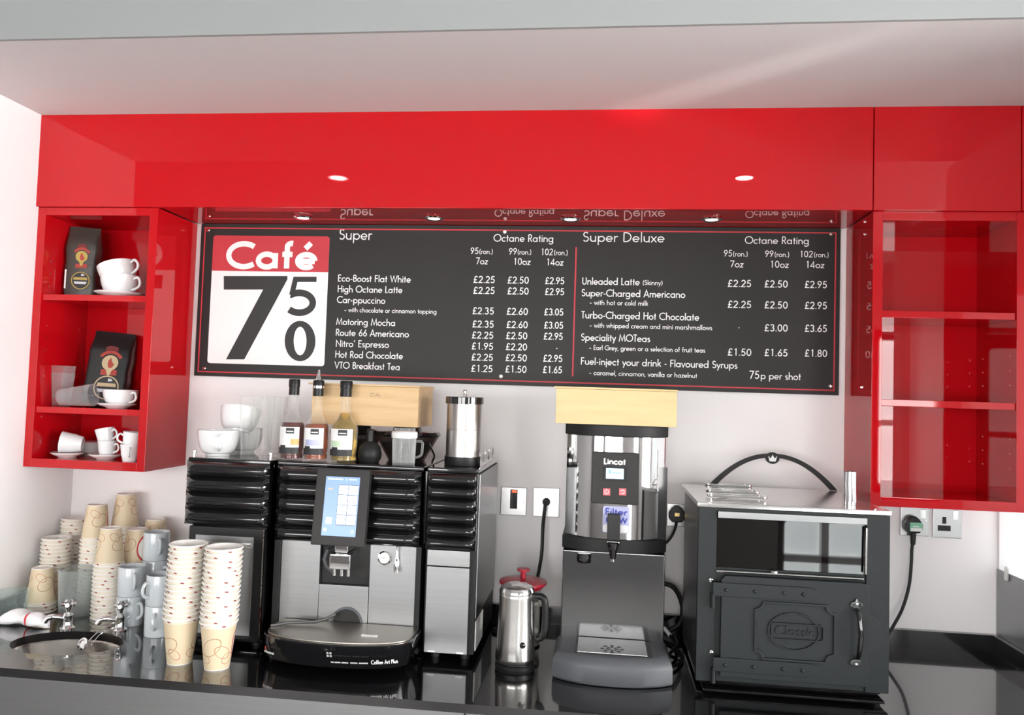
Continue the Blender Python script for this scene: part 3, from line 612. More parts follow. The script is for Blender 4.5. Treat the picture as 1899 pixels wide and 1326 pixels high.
# ================================================================ coffee machine: three modules
def ribs(mb, x0, x1, z0, z1, n, yb, dep, yback, fade=.03):
    """a panel with n rounded horizontal ribs that die away at both ends"""
    xs = [x0+(x1-x0)*k/28 for k in range(29)]; nz = n*12; rows = []
    for k in range(nz+1):
        t = k/nz*n; z = z0+(z1-z0)*k/nz; p = abs(math.sin(math.pi*t))**.75; row = []
        for x in xs:
            s = min(x-x0, x1-x)/fade; f = 1 if s >= 1 else math.sqrt(max(0, 1-(1-s)**2))
            row.append(len(mb.v)); mb.v.append((x, yb-dep*p*f, z))
        rows.append(row)
    for a, b in zip(rows, rows[1:]):
        for i in range(28): mb.f.append((a[i], a[i+1], b[i+1], b[i]))
    rim = rows[0]+[r[-1] for r in rows[1:]]+rows[-1][-2::-1]+[r[0] for r in rows[-2:0:-1]]
    b0 = len(mb.v); mb.v += [(mb.v[i][0], yback, mb.v[i][2]) for i in rim]; m = len(rim)
    for i in range(m):
        j = (i+1) % m; mb.f.append((rim[j], rim[i], b0+i, b0+j))
    mb.f.append(tuple(b0+i for i in range(m)))
    return mb
ZT = 1.437
# --- left module
lx0, lx1 = -1.143, -.893
t = thing('milk_cooler', 'black milk cooler with ribbed door and steel panel left of the coffee machine', 'milk cooler', ((lx0+lx1)/2, -.27, ZW), 'black modules of the coffee machine')
MB().box(lx0+.012, lx1-.010, -.445, -.09, ZW+.012, 1.405).build('body', 'black_gloss', t, bev=.004)
for x in (lx0+.04, lx1-.04):
    for y in (-.41, -.13): MB().lathe([(0, .0003), (.016, .0003), (.016, .0118), (0, .0118)], 16, (x, y, ZW)).build('foot', 'black_rubber', t)
ribs(MB(), lx0, lx1, 1.246, 1.428, 4, -.468, .022, -.445).build('ribbed_door', 'black_gloss', t)
MB().box(lx0, lx1, -.468, -.10, 1.4055, ZT).build('top_tray', 'black_gloss', t, bev=.005)
o = MB().box(lx0+.012, lx1-.008, -.462, -.4455, .925, 1.240).build('lower_door', 'black_plastic', t, bev=.003)
MB().box(lx0+.035, lx1-.040, -.466, -.462, .938, 1.216).build('steel_panel', 'steel', o, bev=.001)
MB().box(lx0+.035, lx1-.044, -.470, -.466, 1.185, 1.200).build('grip_strip', 'chrome_soft', o, bev=.002)
MB().box(lx1-.0125, lx1-.0085, -.466, -.4605, .93, 1.238).build('edge_strip', 'chrome', o)
for x, y in ((lx0+.010, -.45), (lx1-.012, -.44), (lx0+.02, -.13), (lx1-.012, -.13)):
    MB().lathe([(0, 0), (.004, 0), (.004, .012), (.006, .014), (.006, .019), (0, .022)], 12, (x, y, ZT)).build('rail_post', 'chrome', t)
# --- centre machine
mx0, mx1 = -.878, -.447
t = thing('coffee_machine', 'large black coffee machine with touch screen and curved drip tray', 'coffee machine', ((mx0+mx1)/2, -.27, ZW))
cm = t
MB().box(mx0, mx1, -.400, -.06, ZW+.010, 1.4225).build('body', 'black_gloss', t, bev=.005)
MB().box(mx0, mx1, -.455, -.06, 1.423, ZT).build('top_tray', 'black_gloss', t, bev=.005)
ribs(MB(), mx0+.004, mx1-.006, 1.212, 1.4225, 5, -.458, .022, -.401).build('ribbed_door', 'black_gloss', t)
MB().box(mx0, mx0+.020, -.448, -.4005, .93, 1.2115).box(mx1-.016, mx1, -.448, -.4005, .93, 1.2115).box(mx0, mx1, -.448, -.4005, .915, .945).build('side_frame', 'black_satin', t, bev=.002)
def Wx(u, v): return W(u, v, -.44)[0]
xa, xb, xc, xd = mx0+.0205, -.742, -.597, mx1-.0165
MB().box(xa, xb-.001, -.442, -.4005, .9455, 1.2112).build('steel_panel', 'steel', t, bev=.001)
MB().box(xc+.001, xd, -.442, -.4005, .9455, 1.2112).build('steel_panel', 'steel', t, bev=.001)
zp = W(650, 1086, -.44)[1]
o = MB().box(xb, xc, -.443, -.4005, .9455, zp).build('lower_panel', 'steel', t, bev=.001)
uc = W(643, 1150, -.444); rr = .046
MB().ring(arc(uc[0], uc[1]-.008, rr, rr*.98, 0, 180, 20), arc(uc[0], uc[1]-.008, rr-.006, rr*.98-.006, 0, 180, 20), -.4465, -.443).build('chute_rim', 'grey_plastic', o)
MB().prism(arc(uc[0], uc[1]-.008, rr-.006, rr*.98-.006, 0, 180, 20), -.4440, -.443).build('ground_chute', 'black_rubber', o)
o = MB().box(xb, xc, -.425, -.4005, zp+.001, 1.2112).build('outlet_recess', 'black_satin', t)
cx_, cz_ = W(672, 1040, -.426); MB().prism(arc(cx_-.012, cz_+.012, .052, .062, -75, 88, 16)+[(cx_-.03, cz_+.05), (cx_-.03, cz_-.03)], -.4290, -.4251).build('recess_hollow', 'black_rubber', o)
# touch screen, leaning forward at its foot
sx0, sx1, st, sbt = -.741, -.588, 1.426, 1.219
ang = math.atan2(.030, st-sbt)
MS = Matrix.Translation((0, -.530, sbt)) @ Matrix.Rotation(-ang, 4, 'X')
LS = math.hypot(.030, st-sbt)
q = MB().box(sx0, sx1, 0, .020, 0, LS); q.xf(MS); scr = q.build('touch_screen', 'screen_bezel', t, bev=.003)
q = MB().box(sx0+.03, sx1-.03, .018, .075, .02, LS-.02); q.xf(MS); q.build('screen_arm', 'black_satin', t)
dx0, dx1, dz0, dz1 = sx0+.0285, sx1-.0275, .026, LS-.022
def flat(name, m, parent, rects, y):
    q = MB()
    for a, b, c, d in rects: q.box(dx0+(dx1-dx0)*a, dx0+(dx1-dx0)*b, y, y+.0006, dz0+(dz1-dz0)*c, dz0+(dz1-dz0)*d)
    q.xf(MS); return q.build(name, m, parent, smooth=False)
dsp = flat('display', 'display_blue', scr, [(0, 1, 0, 1)], -.0006)
flat('display_grid', 'display_grid', scr, [(.395, .975, .18, .868)], -.0008)
for r_ in range(4):
    for c_ in range(2):
        z1_ = .855-r_*.168; flat('drink_button', 'display_white', scr, [(.41+c_*.29, .41+c_*.29+.265, z1_-.153, z1_)], -.0010)
flat('display_icons', 'display_white', scr, [(.10, .27, .20, .31), (.05, .14, .075, .125), (.86, .93, .06, .065), (.86, .93, .105, .11), (.86, .872, .06, .11), (.918, .93, .06, .11)], -.0010)
flat('menu_tab', 'display_orange', scr, [(.10, .22, .775, .80)], -.0010)
flat('display_heading', 'display_white', scr, [(.06, .11, .948, .965), (.12, .20, .948, .968), (.22, .28, .948, .965), (.30, .40, .948, .968), (.41, .50, .948, .965), (.60, .615, .935, .972)]+[(.68+k*.05, .71+k*.05, .950, .966) for k in range(5)], -.0010)
# outlet head
o = MB().box(-.692, -.632, -.512, -.43, 1.150, 1.194).build('outlet_head', 'chrome', t, bev=.005)
MB().box(-.680, -.642, -.505, -.425, 1.1945, 1.226).build('outlet_neck', 'chrome', o, bev=.004)
for x in (-.682, -.661, -.642): MB().lathe([(.0035, 0), (.0050, 0), (.0050, .020), (.0035, .020), (.0035, 0)], 14, (x, -.492, 1.130)).build('spout', 'chrome_soft', o)
x, z = W(608, 1040, -.45); MB().tube([(x+.016, -.43, z+.034), (x+.002, -.462, z+.030), (x-.004, -.468, z+.008), (x+.004, -.468, z-.012), (x+.020, -.46, z-.026)], .0065, 10).build('milk_hose', 'grey_plastic', t)
x, z = W(714, 1034, -.443)
q = MB().lathe([(0, 0), (.0195, 0), (.0195, .006), (.016, .008), (.0155, .006), (0, .006)], 32); q.xf(Matrix.Translation((x, -.443, z)) @ Matrix.Rotation(R(90), 4, 'X')); g = q.build('pressure_gauge', 'chrome', t)
q = MB().lathe([(0, .0062), (.0150, .0062), (.0150, .0066), (0, .0066)], 32); q.xf(Matrix.Translation((x, -.443, z)) @ Matrix.Rotation(R(90), 4, 'X')); q.build('gauge_face', 'print_white', g)
MB().box(x-.010, x+.002, -.4502, -.4498, z-.0006, z+.0006).build('gauge_needle', 'print_black', g)
x, z = W(737, 1040, -.452)
MB().lathe([(0, -.031), (.0085, -.030), (.0095, -.012), (.006, .004), (.0035, .012), (.0035, .04), (0, .04)], 18, (x, -.456, z)).build('steam_nozzle', 'chrome', t)
# drip tray
def trayline(z, k, yf, x0, x1, yback=-.449):
    return [(x1, yback, z)]+[((x0+x1)/2+(x1-x0)/2*math.cos(R(a)), yf+.075*k+(-.095*k)*math.sin(R(a))**.8 if 0 < a < 180 else yf+.075*k, z) for a in range(0, 181, 6)]+[(x0, yback, z)]
lv = [(ZW+.004, -.560, -.838, -.470, .75), (ZW+.020, -.590, -.848, -.452, .85), (ZW+.060, -.606, -.850, -.441, .9), (ZW+.083, -.610, -.850, -.438, .92), (ZW+.086, -.608, -.848, -.440, .92)]
q = MB(); rows = []
for z, yf, a, b, k in lv:
    pts = trayline(z, k, yf, a, b); rows.append(list(range(len(q.v), len(q.v)+len(pts)))); q.v += pts
for A, B in zip(rows, rows[1:]):
    for i in range(len(A)):
        j = (i+1) % len(A); q.f.append((A[i], A[j], B[j], B[i]))
q.f.append(tuple(reversed(rows[0]))); q.f.append(tuple(rows[-1]))
tr = q.build('drip_tray', 'black_gloss', t)
pts = trayline(0, .92, -.604, -.842, -.446); MB().prismz([(p[0], p[1]) for p in reversed(pts)], ZW+.0862, ZW+.0905).build('tray_plate', 'tray_steel', tr, bev=.001)
MB().tube([(-.842, -.535, ZW+.094), (-.80, -.505, ZW+.096), (-.735, -.490, ZW+.098), (-.705, -.478, ZW+.104), (-.680, -.470, ZW+.118)], .0045, 8).build('tray_clip', 'steel_dark', tr)
MB().box(-.580, -.535, -.552, -.546, ZW+.0906, ZW+.0918).build('tray_slot', 'chrome', tr)
def tray_y(x): 
    c = ( -.8450-.4465)/2; s = math.sqrt(max(0, 1-((x-c)/.2035)**2)); return -.6000+.075*.87-.095*.87*s**.8
def wrap(q, off=-.0012):
    q.v = [(x, tray_y(x)+off-(.0016 if z > ZW+.03 else 0)-max(0, (z-ZW-.02))*.40, z) for x, y, z in q.v]; return q
q = MB(); lettering(q, 'Coffee Art Plus', -.530, -.466, ZW+.040, .0115, 0, .15); wrap(q, -.004).build('tray_lettering', 'print_white', tr, smooth=False)
q = MB(); lettering(q, 'schaerer', -.832, -.796, ZW+.042, .010, 0, .16); wrap(q, -.004).build('tray_lettering', 'print_white', tr, smooth=False)
q = MB()
for a, b in ((-.634, -.626), (-.624, -.608), (-.606, -.588), (-.583, -.564), (-.561, -.538)): q.box(a, b, 0, .0001, ZW+.041, ZW+.045)
wrap(q, -.004).build('tray_lettering', 'print_white', tr, smooth=False)
q = MB()
for a in (0, 1):
    for b in (0, 1): q.box(-.643+a*.008, -.6375+a*.008, 0, .0001, ZW+.058+b*.008, ZW+.0635+b*.008)
wrap(q, -.004).build('tray_emblem', 'print_white', tr, smooth=False)
MB().box(-.8375, -.8350, -.5750, -.5738, ZW+.043, ZW+.052).build('tray_emblem', 'print_brick', tr, smooth=False)
# hoppers on top
hp = MB().lathe([(0, 0), (.055, 0), (.095, .070), (.095, .074), (.092, .074), (.052, .004), (0, .004)], 36, (-.545, -.27, ZT)).build('bean_hopper', 'smoked_plastic', t)
MB().lathe([(0, .006), (.050, .006), (.078, .050), (.06, .056), (0, .058)], 30, (-.545, -.27, ZT)).build('coffee_beans', 'beans', hp)
MB().lathe([(0, .0745), (.102, .0745), (.104, .080), (.098, .088), (.045, .090), (.042, .104), (0, .104)], 36, (-.545, -.27, ZT)).build('hopper_lid', 'black_gloss', hp)
hp = MB().lathe([(0, 0), (.055, 0), (.075, .070), (.075, .074), (.072, .074), (.052, .004), (0, .004)], 36, (-.705, -.27, ZT)).build('bean_hopper', 'smoked_plastic', t)
MB().lathe([(0, .006), (.050, .006), (.062, .050), (.05, .056), (0, .058)], 30, (-.705, -.27, ZT)).build('coffee_beans', 'beans', hp)
MB().lathe([(0, .0745), (.080, .0745), (.082, .080), (.076, .088), (.045, .090), (.042, .104), (0, .104)], 36, (-.705, -.27, ZT)).build('hopper_lid', 'black_gloss', hp)
MB().tube(smooth_path([(-.458, -.30, ZT+.001), (-.450, -.31, ZT+.02), (-.457, -.33, ZT+.045), (-.462, -.34, ZT+.060)]), .003, 8).build('steam_pipe', 'chrome', t)
# --- right module
rx0, rx1 = -.437, -.291
t = thing('powder_module', 'narrow black ribbed powder module with steel front right of the coffee machine', 'dispenser module', ((rx0+rx1)/2, -.27, ZW), 'black modules of the coffee machine')
MB().box(rx0, rx1, -.440, -.06, ZW+.020, 1.4225).build('body', 'black_satin', t, bev=.004)
MB().box(rx1, rx1+.0025, -.435, -.065, ZW+.12, 1.42).build('side_sheet', 'steel_dark', t)
MB().box(rx1, rx1+.003, -.43, -.30, ZW+.03, ZW+.11).build('rating_plate', 'print_white', t)
ribs(MB(), rx0+.002, rx1-.002, 1.212, 1.4225, 6, -.462, .020, -.4405, .022).build('ribbed_door', 'black_gloss', t)
MB().box(rx0, rx1, -.458, -.06, 1.423, ZT).build('top_tray', 'black_gloss', t, bev=.004)
MB().box(rx0+.010, rx1-.016, -.462, -.4405, 1.166, 1.209).build('steel_panel', 'steel', t, bev=.001)
MB().box(rx0+.010, rx1-.016, -.462, -.4405, .928, 1.163).build('steel_panel', 'steel', t, bev=.001)
for x in (rx0+.03, rx1-.035): MB().box(x-.010, x+.010, -.464, -.462, .9295, .934).build('panel_clip', 'print_white', t)
for x in (rx0+.03, rx1-.03):
    for y in (-.40, -.10): MB().lathe([(0, .0003), (.014, .0003), (.014, .0198), (0, .0198)], 16, (x, y, ZW)).build('foot', 'black_rubber', t)
xr = rx1-.004
q = MB().ring([(0, 0), (.26, 0), (.27, .012), (.27, .036), (.26, .044), (.01, .044), (0, .036), (0, .012)], [(.012, .008), (.250, .008), (.258, .014), (.258, .032), (.250, .037), (.018, .037), (.012, .032), (.012, .014)], 0, .002)
for y in (.09, .17): q.box(y, y+.012, 0, .002, .006, .038)
q.xf(Matrix.Translation((xr, -.40, ZT+.001)) @ Matrix.Rotation(R(90), 4, 'Z')); q.build('gallery_rail', 'chrome', t)

# ================================================================ water boiler
bx0, bx1, byf = -.058, .236, -.395
bxc = (bx0+bx1)/2; hw = (bx1-bx0)/2
t = thing('water_boiler', 'tall chrome water boiler with control panel and grey drip tray', 'water boiler', (bxc, -.27, ZW))
def dshape(w, yf, yb, bow=.045, n=18):
    """front-bowed plan outline, counter-clockwise from above"""
    pts = []
    for i in range(n+1):
        s = -1+2*i/n; pts.append((bxc+w*s, yf+bow*(abs(s)**2.6)))
    return pts+[(bxc+w, yb), (bxc-w, yb)]
cb = .060
MB().prismz(dshape(hw-.006, byf-.003, -.10, cb), 1.252, 1.5385).build('tank_cover', 'chrome', t, bev=.001)
MB().prismz(dshape(hw, byf-.010, -.09, cb), 1.539, 1.571).build('lid', 'black_satin', t, bev=.003)
MB().prismz(dshape(hw, byf-.010, -.09, cb-.01), 1.215, 1.2515).build('lower_rim', 'black_satin', t, bev=.003)
MB().box(bx1-.034, bx1-.001, byf+.058-.02, -.12, 1.25, 1.455).build('side_strip', 'black_gloss', t)
MB().box(bx0+.004, bx1-.004, -.385, -.10, ZW+.035, 1.2145).build('column', 'chrome_dark', t, bev=.004)
p0, p1 = W(1099, 838, byf-.02), W(1184, 938, byf-.02)
cpn = MB().box(p0[0], p1[0], byf-.016, byf+.03, p1[1], p0[1]).build('control_panel', 'screen_bezel', t, bev=.003)
def panelpx(u0, v0, u1, v1, name, m, y0, par, bev=0):
    a, b = W(u0, v0, y0), W(u1, v1, y0); return MB().box(a[0], b[0], y0, y0+.0022, min(a[1], b[1]), max(a[1], b[1])).build(name, m, par, bev=bev, smooth=False)
yp = byf-.0185
panelpx(1119, 865, 1162, 894, 'display_frame', 'black_satin', yp, cpn)
panelpx(1124, 868, 1156.5, 889, 'display', 'lcd', yp-.0005, cpn)
panelpx(1129, 871, 1133, 879, 'display_mark', 'lcd_dark', yp-.0008, cpn); panelpx(1136, 876, 1151, 878.5, 'display_mark', 'lcd_dark', yp-.0008, cpn)
for u in (1118.5, 1148): panelpx(u, 905.5, u+13, 919, 'button', 'button_red', yp, cpn, .0008)
q = MB(); x, z = W(1125, 912, yp-.0005); q.v = []; ribbon(q, [(x+.0055*math.cos(R(a)), z+.0055*math.sin(R(a))) for a in range(125, 416, 20)], .0015, yp-.0006); ribbon(q, [(x, z+.002), (x, z+.008)], .0015, yp-.0006)
x, z = W(1154.5, 912, yp-.0005); ribbon(q, [(x-.004, z-.005), (x+.004, z-.005), (x+.005, z+.002), (x, z+.006), (x-.005, z+.001)], .0015, yp-.0006)
q.build('button_symbol', 'print_white', cpn, smooth=False)
q = MB(); a, b = W(1119.5, 860.5, yp-.0002), W(1160.5, 862, yp-.0002); lettering(q, 'Lincat', a[0], b[0], a[1], .0165, byf-.0166, .25); q.build('panel_lettering', 'print_white', cpn, smooth=False)
a, b = W(1117, 988, byf-.012), W(1168, 941, byf-.012)
sk = MB().prism(rrect(a[0], b[0], a[1], b[1], .006), byf-.0050, byf-.0040).build('sticker', 'print_lilac', t, smooth=False)
MB().prism(rrect(a[0]+.002, b[0]-.002, a[1]+.002, a[1]+.022, .004), byf-.0053, byf-.0050).build('sticker_foot', 'print_white', sk, smooth=False)
q = MB(); lettering(q, 'Filter', a[0]+.006, b[0]-.006, b[1]-.024, .018, byf-.0055, .2); lettering(q, 'now', a[0]+.008, b[0]-.006, b[1]-.045, .022, byf-.0055, .2); q.build('sticker_lettering', 'print_blue', sk, smooth=False)
a, b = W(1125.5, 1004, byf-.03), W(1150.5, 954, byf-.03)
tp = MB().box(a[0], b[0], byf-.040, byf-.010, a[1]+.004, b[1]).build('tap_handle', 'black_plastic', t, bev=.003)
xm = (a[0]+b[0])/2
MB().lathe([(0, 0), (.008, 0), (.011, .020), (.017, .038), (.017, .044), (0, .044)], 20, (xm, byf-.030, 1.205)).build('tap_spout', 'black_gloss', tp)
MB().lathe([(.0045, 0), (.0085, .002), (.0085, .009), (0, .009)], 16, (xm, byf-.030, 1.1955)).build('tap_nozzle', 'chrome', tp)
x, z = W(1083, 1032, byf-.012)
MB().lathe([(0, 0), (.021, 0), (.023, .004), (.023, .026), (0, .026)], 24, (x, byf+.020, 1.181)).build('drain_knob', 'black_gloss', t)
# tray
q = MB(); rows = []
def traypl(k, z):
    w, yf = hw+.010-k, -.552+k
    return [(p[0], p[1], z) for p in dshape(w, yf, -.36, .040)]
for k, z in ((.004, ZW+.002), (0, ZW+.008), (0, ZW+.045), (.004, ZW+.060), (.014, ZW+.071), (.022, ZW+.073)):
    pts = traypl(k, z); rows.append(list(range(len(q.v), len(q.v)+len(pts)))); q.v += pts
for A, B in zip(rows, rows[1:]):
    for i in range(len(A)):
        j = (i+1) % len(A); q.f.append((A[i], A[j], B[j], B[i]))
q.f.append(tuple(reversed(rows[0]))); q.f.append(tuple(rows[-1]))
dt = q.build('drip_tray', 'grey_plastic', t)
MB().box(bxc-.098, bxc+.105, -.520, -.388, ZW+.0732, ZW+.0740).build('tray_groove', 'black_rubber', dt, smooth=False)
dp = MB().box(bxc-.092, bxc+.092, -.515, -.390, ZW+.0741, ZW+.0765).build('tray_plate', 'chrome_soft', dt, bev=.001)
q = MB()
for k in range(8):
    a = R(45*k); ca, sa_ = math.cos(a), math.sin(a)
    for r0, r1, w in ((.008, .016, .004), (.019, .031, .0055)):
        b0 = len(q.v); q.v += [(bxc+ca*r-sa_*s, -.478+sa_*r+ca*s, ZW+.0767) for r, s in ((r0, -w*.5), (r1, -w), (r1, w), (r0, w*.5))]; q.f.append((b0, b0+1, b0+2, b0+3))
q.build('drain_holes', 'black_rubber', dp, smooth=False)

# ================================================================ potato oven
ox0, ox1, oyf, ozt, ozb = .300, .783, -.520, 1.383, .925
t = thing('potato_oven', 'black cast iron style oven with embossed door and glass top window', 'oven', ((ox0+ox1)/2, -.29, ZW))
def O(u, v, y=-.53): return W(u, v, y)
MB().box(ox0+.012, ox1-.006, oyf+.02, -.115, ozb+.002, ozt-.0125).build('body', 'steel', t)
gx0, gx1 = O(1330, 1000)[0], O(1610, 1000)[0]; gz0, gz1 = O(1470, 1066)[1], O(1470, 956)[1]
MB().box(ox0+.004, gx0, oyf, oyf+.02, ozb, ozt-.013).box(gx1, ox1-.002, oyf, oyf+.02, ozb, ozt-.013).box(gx0, gx1, oyf+.006, oyf+.0195, ozb, gz0+.006).box(gx0, gx1, oyf, oyf+.0195, gz1, ozt-.013).build('front_frame', 'cast_iron', t, bev=.0015)
MB().box(ox0, ox1, oyf-.004, -.095, ozt-.012, ozt).build('top_slab', 'chrome_soft', t, bev=.0015)
for u, v in ((1317, 934), (1624, 946)):
    x, z = O(u, v); q = MB().lathe([(0, 0), (.004, 0), (.003, .003), (0, .0035)], 14); q.xf(Matrix.Translation((x, oyf-.004, z)) @ Matrix.Rotation(R(90), 4, 'X')); q.build('screw', 'chrome', t)
# dark glass window
MB().box(gx0+.001, gx1-.001, oyf+.010, oyf+.0145, gz0+.0065, gz1-.001).build('window_glass', 'dark_glass', t)
a0, a1 = O(1332, 961), O(1609, 974)
MB().box(a0[0], a1[0], oyf-.008, oyf+.006, a1[1], a1[1]+.017).build('window_trim', 'steel', t, bev=.001)
a0, a1 = O(1329, 1063), O(1603, 1072); MB().tube([(a0[0], oyf-.004, (a0[1]+a1[1])/2), (a1[0], oyf-.004, (a0[1]+a1[1])/2)], .0035, 8).build('window_rail', 'chrome_soft', t)
x, z = O(1436, 1061); MB().box(x-.008, x+.008, oyf-.009, oyf, z-.006, z+.002).build('rail_catch', 'chrome', t, bev=.001)
MB().tube([(O(1609, 980)[0], oyf-.003, O(1609, 980)[1]), (O(1607, 1066)[0], oyf-.003, O(1607, 1066)[1])], .003, 8).build('window_rail', 'chrome_soft', t)
# door
dx0_, dx1_, dz0_, dz1_ = O(1333, 1160)[0], O(1611, 1160)[0], O(1470, 1264)[1], O(1470, 1074)[1]
yd = oyf-.016
ear = O(1632, 1172)[0]; ez0, ez1 = O(1620, 1206)[1], O(1620, 1143)[1]
door = MB().prism([(dx0_+.004, dz0_), (dx1_, dz0_), (dx1_, ez0-.008), (ear-.006, ez0+.006), (ear, ez0+.016), (ear, ez1-.016), (ear-.006, ez1-.006), (dx1_, ez1+.008), (dx1_, dz1_-.010), (dx1_-.010, dz1_), (dx0_+.014, dz1_), (dx0_+.004, dz1_-.010)], yd, oyf-.001).build('door', 'cast_iron', t, bev=.0025)
for va, vb, k in ((1085, 1108, 0), (1224, 1249, 1)):
    x0, zt2 = O(1322, va, yd); x1, zb2 = O(1514, vb, yd)
    zc2 = (O(1420, (va+vb)/2+1, yd))[1]; h = .0175
    hs = MB().prism([(x0, zc2-h), (x1-.03, zc2-h), (x1-.012, zc2-h*.95), (x1, zc2-h*.4), (x1+.002, zc2), (x1, zc2+h*.4), (x1-.012, zc2+h*.95), (x1-.03, zc2+h), (x0, zc2+h)], yd-.005, yd).build('hinge_strap', 'cast_iron', door, bev=.0018)
    for u in (1346, 1399, 1453, 1489):
        x = O(u, 1100, yd)[0]; q = MB().lathe([(0, 0), (.005, 0), (.0045, .003), (.002, .005), (0, .0053)], 14); q.xf(Matrix.Translation((x, yd-.005, zc2)) @ Matrix.Rotation(R(90), 4, 'X')); q.build('rivet', 'cast_iron', hs)
    MB().lathe([(0, 0), (.0065, 0), (.0065, .038), (0, .038)], 14, (x0+.002, yd+.006, zc2-.050)).build('hinge_pin', 'iron_edge', door)
def octo(x0, x1, z0, z1, r):
    pts = []
    for cx, cz, a in ((x1, z0, 180), (x1, z1, 270), (x0, z1, 0), (x0, z0, 90)):
        pts += arc(cx, cz, r, r, a, a-90, 6)
    return pts
pa, pb = O(1397, 1222, yd), O(1550, 1122, yd)
MB().ring(octo(pa[0], pb[0], pa[1], pb[1], .020), octo(pa[0]+.006, pb[0]-.006, pa[1]+.006, pb[1]-.006, .020), yd-.0065, yd).build('panel_frame', 'cast_iron', door, bev=.0012)
oc = O(1471, 1171, yd); er, ez = .064, .048
MB().ring(arc(oc[0], oc[1], er, ez, 0, 360, 48)[:-1], arc(oc[0], oc[1], er-.004, ez-.004, 0, 360, 48)[:-1], yd-.006, yd).build('oval_frame', 'cast_iron', door, bev=.001)
bar = rrect(oc[0]-.056, oc[0]+.074, oc[1]-.021, oc[1]+.021, .008); bar2 = rrect(oc[0]-.053, oc[0]+.071, oc[1]-.018, oc[1]+.018, .006)
MB().ring(bar, bar2, yd-.0066, yd).build('name_bar', 'cast_iron', door, bev=.0008)
q = MB(); lettering(q, 'Classic', oc[0]-.045, oc[0]+.055, oc[1]-.010, .023, yd-.0040, .15)
n0 = len(q.f); nv = len(q.v); q.v += [(x, yd-.0001, z) for x, y, z in q.v]
q.v = q.v
ed = {}
for f in q.f[:n0]:
    for i in range(len(f)): ed[(f[i], f[(i+1) % len(f)])] = 1
for (a, b) in list(ed):
    if (b, a) not in ed: q.f.append((b, a, a+nv, b+nv))
q.build('door_lettering', 'cast_iron', door, smooth=False)
for i, ch in enumerate('HOT'):
    x, z = O(1611.5, 1152+i*20, yd); q = MB(); k0 = len(q.v); lettering(q, ch, -.007, .007, -.008, .016, 0, .2); q.v = [(x-.006+pz, yd-.0015, z-px_) for px_, _, pz in q.v]; q.build('latch_lettering', 'iron_edge', door, smooth=False)
# door handle
hx = O(1587, 1170, yd)[0]; hz0, hz1 = O(1587, 1228, yd)[1], O(1587, 1121, yd)[1]
hd = MB().tube(smooth_path([(hx, yd-.004, hz1-.012), (hx+.001, yd-.022, hz1-.024), (hx+.003, yd-.030, (hz0+hz1)/2), (hx+.001, yd-.022, hz0+.024), (hx, yd-.004, hz0+.012)], 6), [.0045]*3+[.006]*19+[.0045]*3, 12).build('door_handle', 'black_gloss', door)
for z, s in ((hz1, 1), (hz0, -1)):
    q = MB().prism([(hx-.016, z-.006*s*0-.004), (hx-.006, z-.009), (hx+.006, z-.009), (hx+.016, z-.004), (hx+.012, z+.006), (hx+.004, z+.008), (hx, z+.018*1 if s > 0 else z+.010), (hx-.004, z+.008), (hx-.012, z+.006)], yd-.006, yd); 
    q.build('handle_plate', 'black_gloss', hd, bev=.0015)
    q = MB().lathe([(0, 0), (.0042, 0), (.0035, .003), (0, .004)], 14); q.xf(Matrix.Translation((hx, yd-.0062, z+.003*s)) @ Matrix.Rotation(R(90), 4, 'X')); q.build('screw', 'chrome', hd)
for u, v in ((1319.5, 1077), (1320, 1211)):
    x, z = O(u, v); q = MB().lathe([(0, 0), (.0062, 0), (.005, .004), (0, .005)], 16); q.xf(Matrix.Translation((x, oyf-.001, z)) @ Matrix.Rotation(R(90), 4, 'X')); q.build('bolt', 'chrome', t)
# base
MB().box(ox0+.012, ox1-.012, -.49, -.13, ZW+.012, ozb).box(ox0+.02, ox1-.02, -.545, -.49, ZW+.008, ZW+.014).build('base', 'black_gloss', t, bev=.001)
for x in (ox0+.05, ox1-.05):
    for y in (-.46, -.16): MB().lathe([(0, .0003), (.015, .0003), (.015, .0118), (0, .0118)], 16, (x, y, ZW)).build('foot', 'black_rubber', t)
# crest arch
ya = -.106
xl, xr = G(1306, 893, ozt)[0], G(1551, 907, ozt)[0]-.012
zap = W(1425, 841.5, ya)[1]-ozt
outer = []; inner = []
n = 24
for i in range(n+1):
    s = -1+2*i/n; x = (xl+xr)/2+(xr-xl)/2*s
    outer.append((x, ozt+.0012+zap*(1-abs(s)**2.1)*1.0)); inner.append(((xl+xr)/2+((xr-xl)/2-.022)*s, ozt+.0012+(zap-.013)*(1-abs(s)**2.1)))
q = MB()
for i in range(n):
    q.prism([inner[i], inner[i+1], outer[i+1], outer[i]], ya, ya+.006)
ar = q.build('crest_arch', 'black_satin', t)
xcw, zcw = (xl+xr)/2-.002, ozt+zap-.013
MB().prism(arc(xcw, zcw, .021, .018, 0, 360, 24)[:-1], ya-.0012, ya+.0072).build('crest_badge', 'black_satin', ar)
MB().prism([(xcw-.009, zcw-.010), (xcw+.009, zcw-.010), (xcw+.0135, zcw+.007), (xcw+.006, zcw-.001), (xcw, zcw+.010), (xcw-.006, zcw-.001), (xcw-.0135, zcw+.007)], ya-.0022, ya-.0013).build('crest_crown', 'print_white', ar, smooth=False)
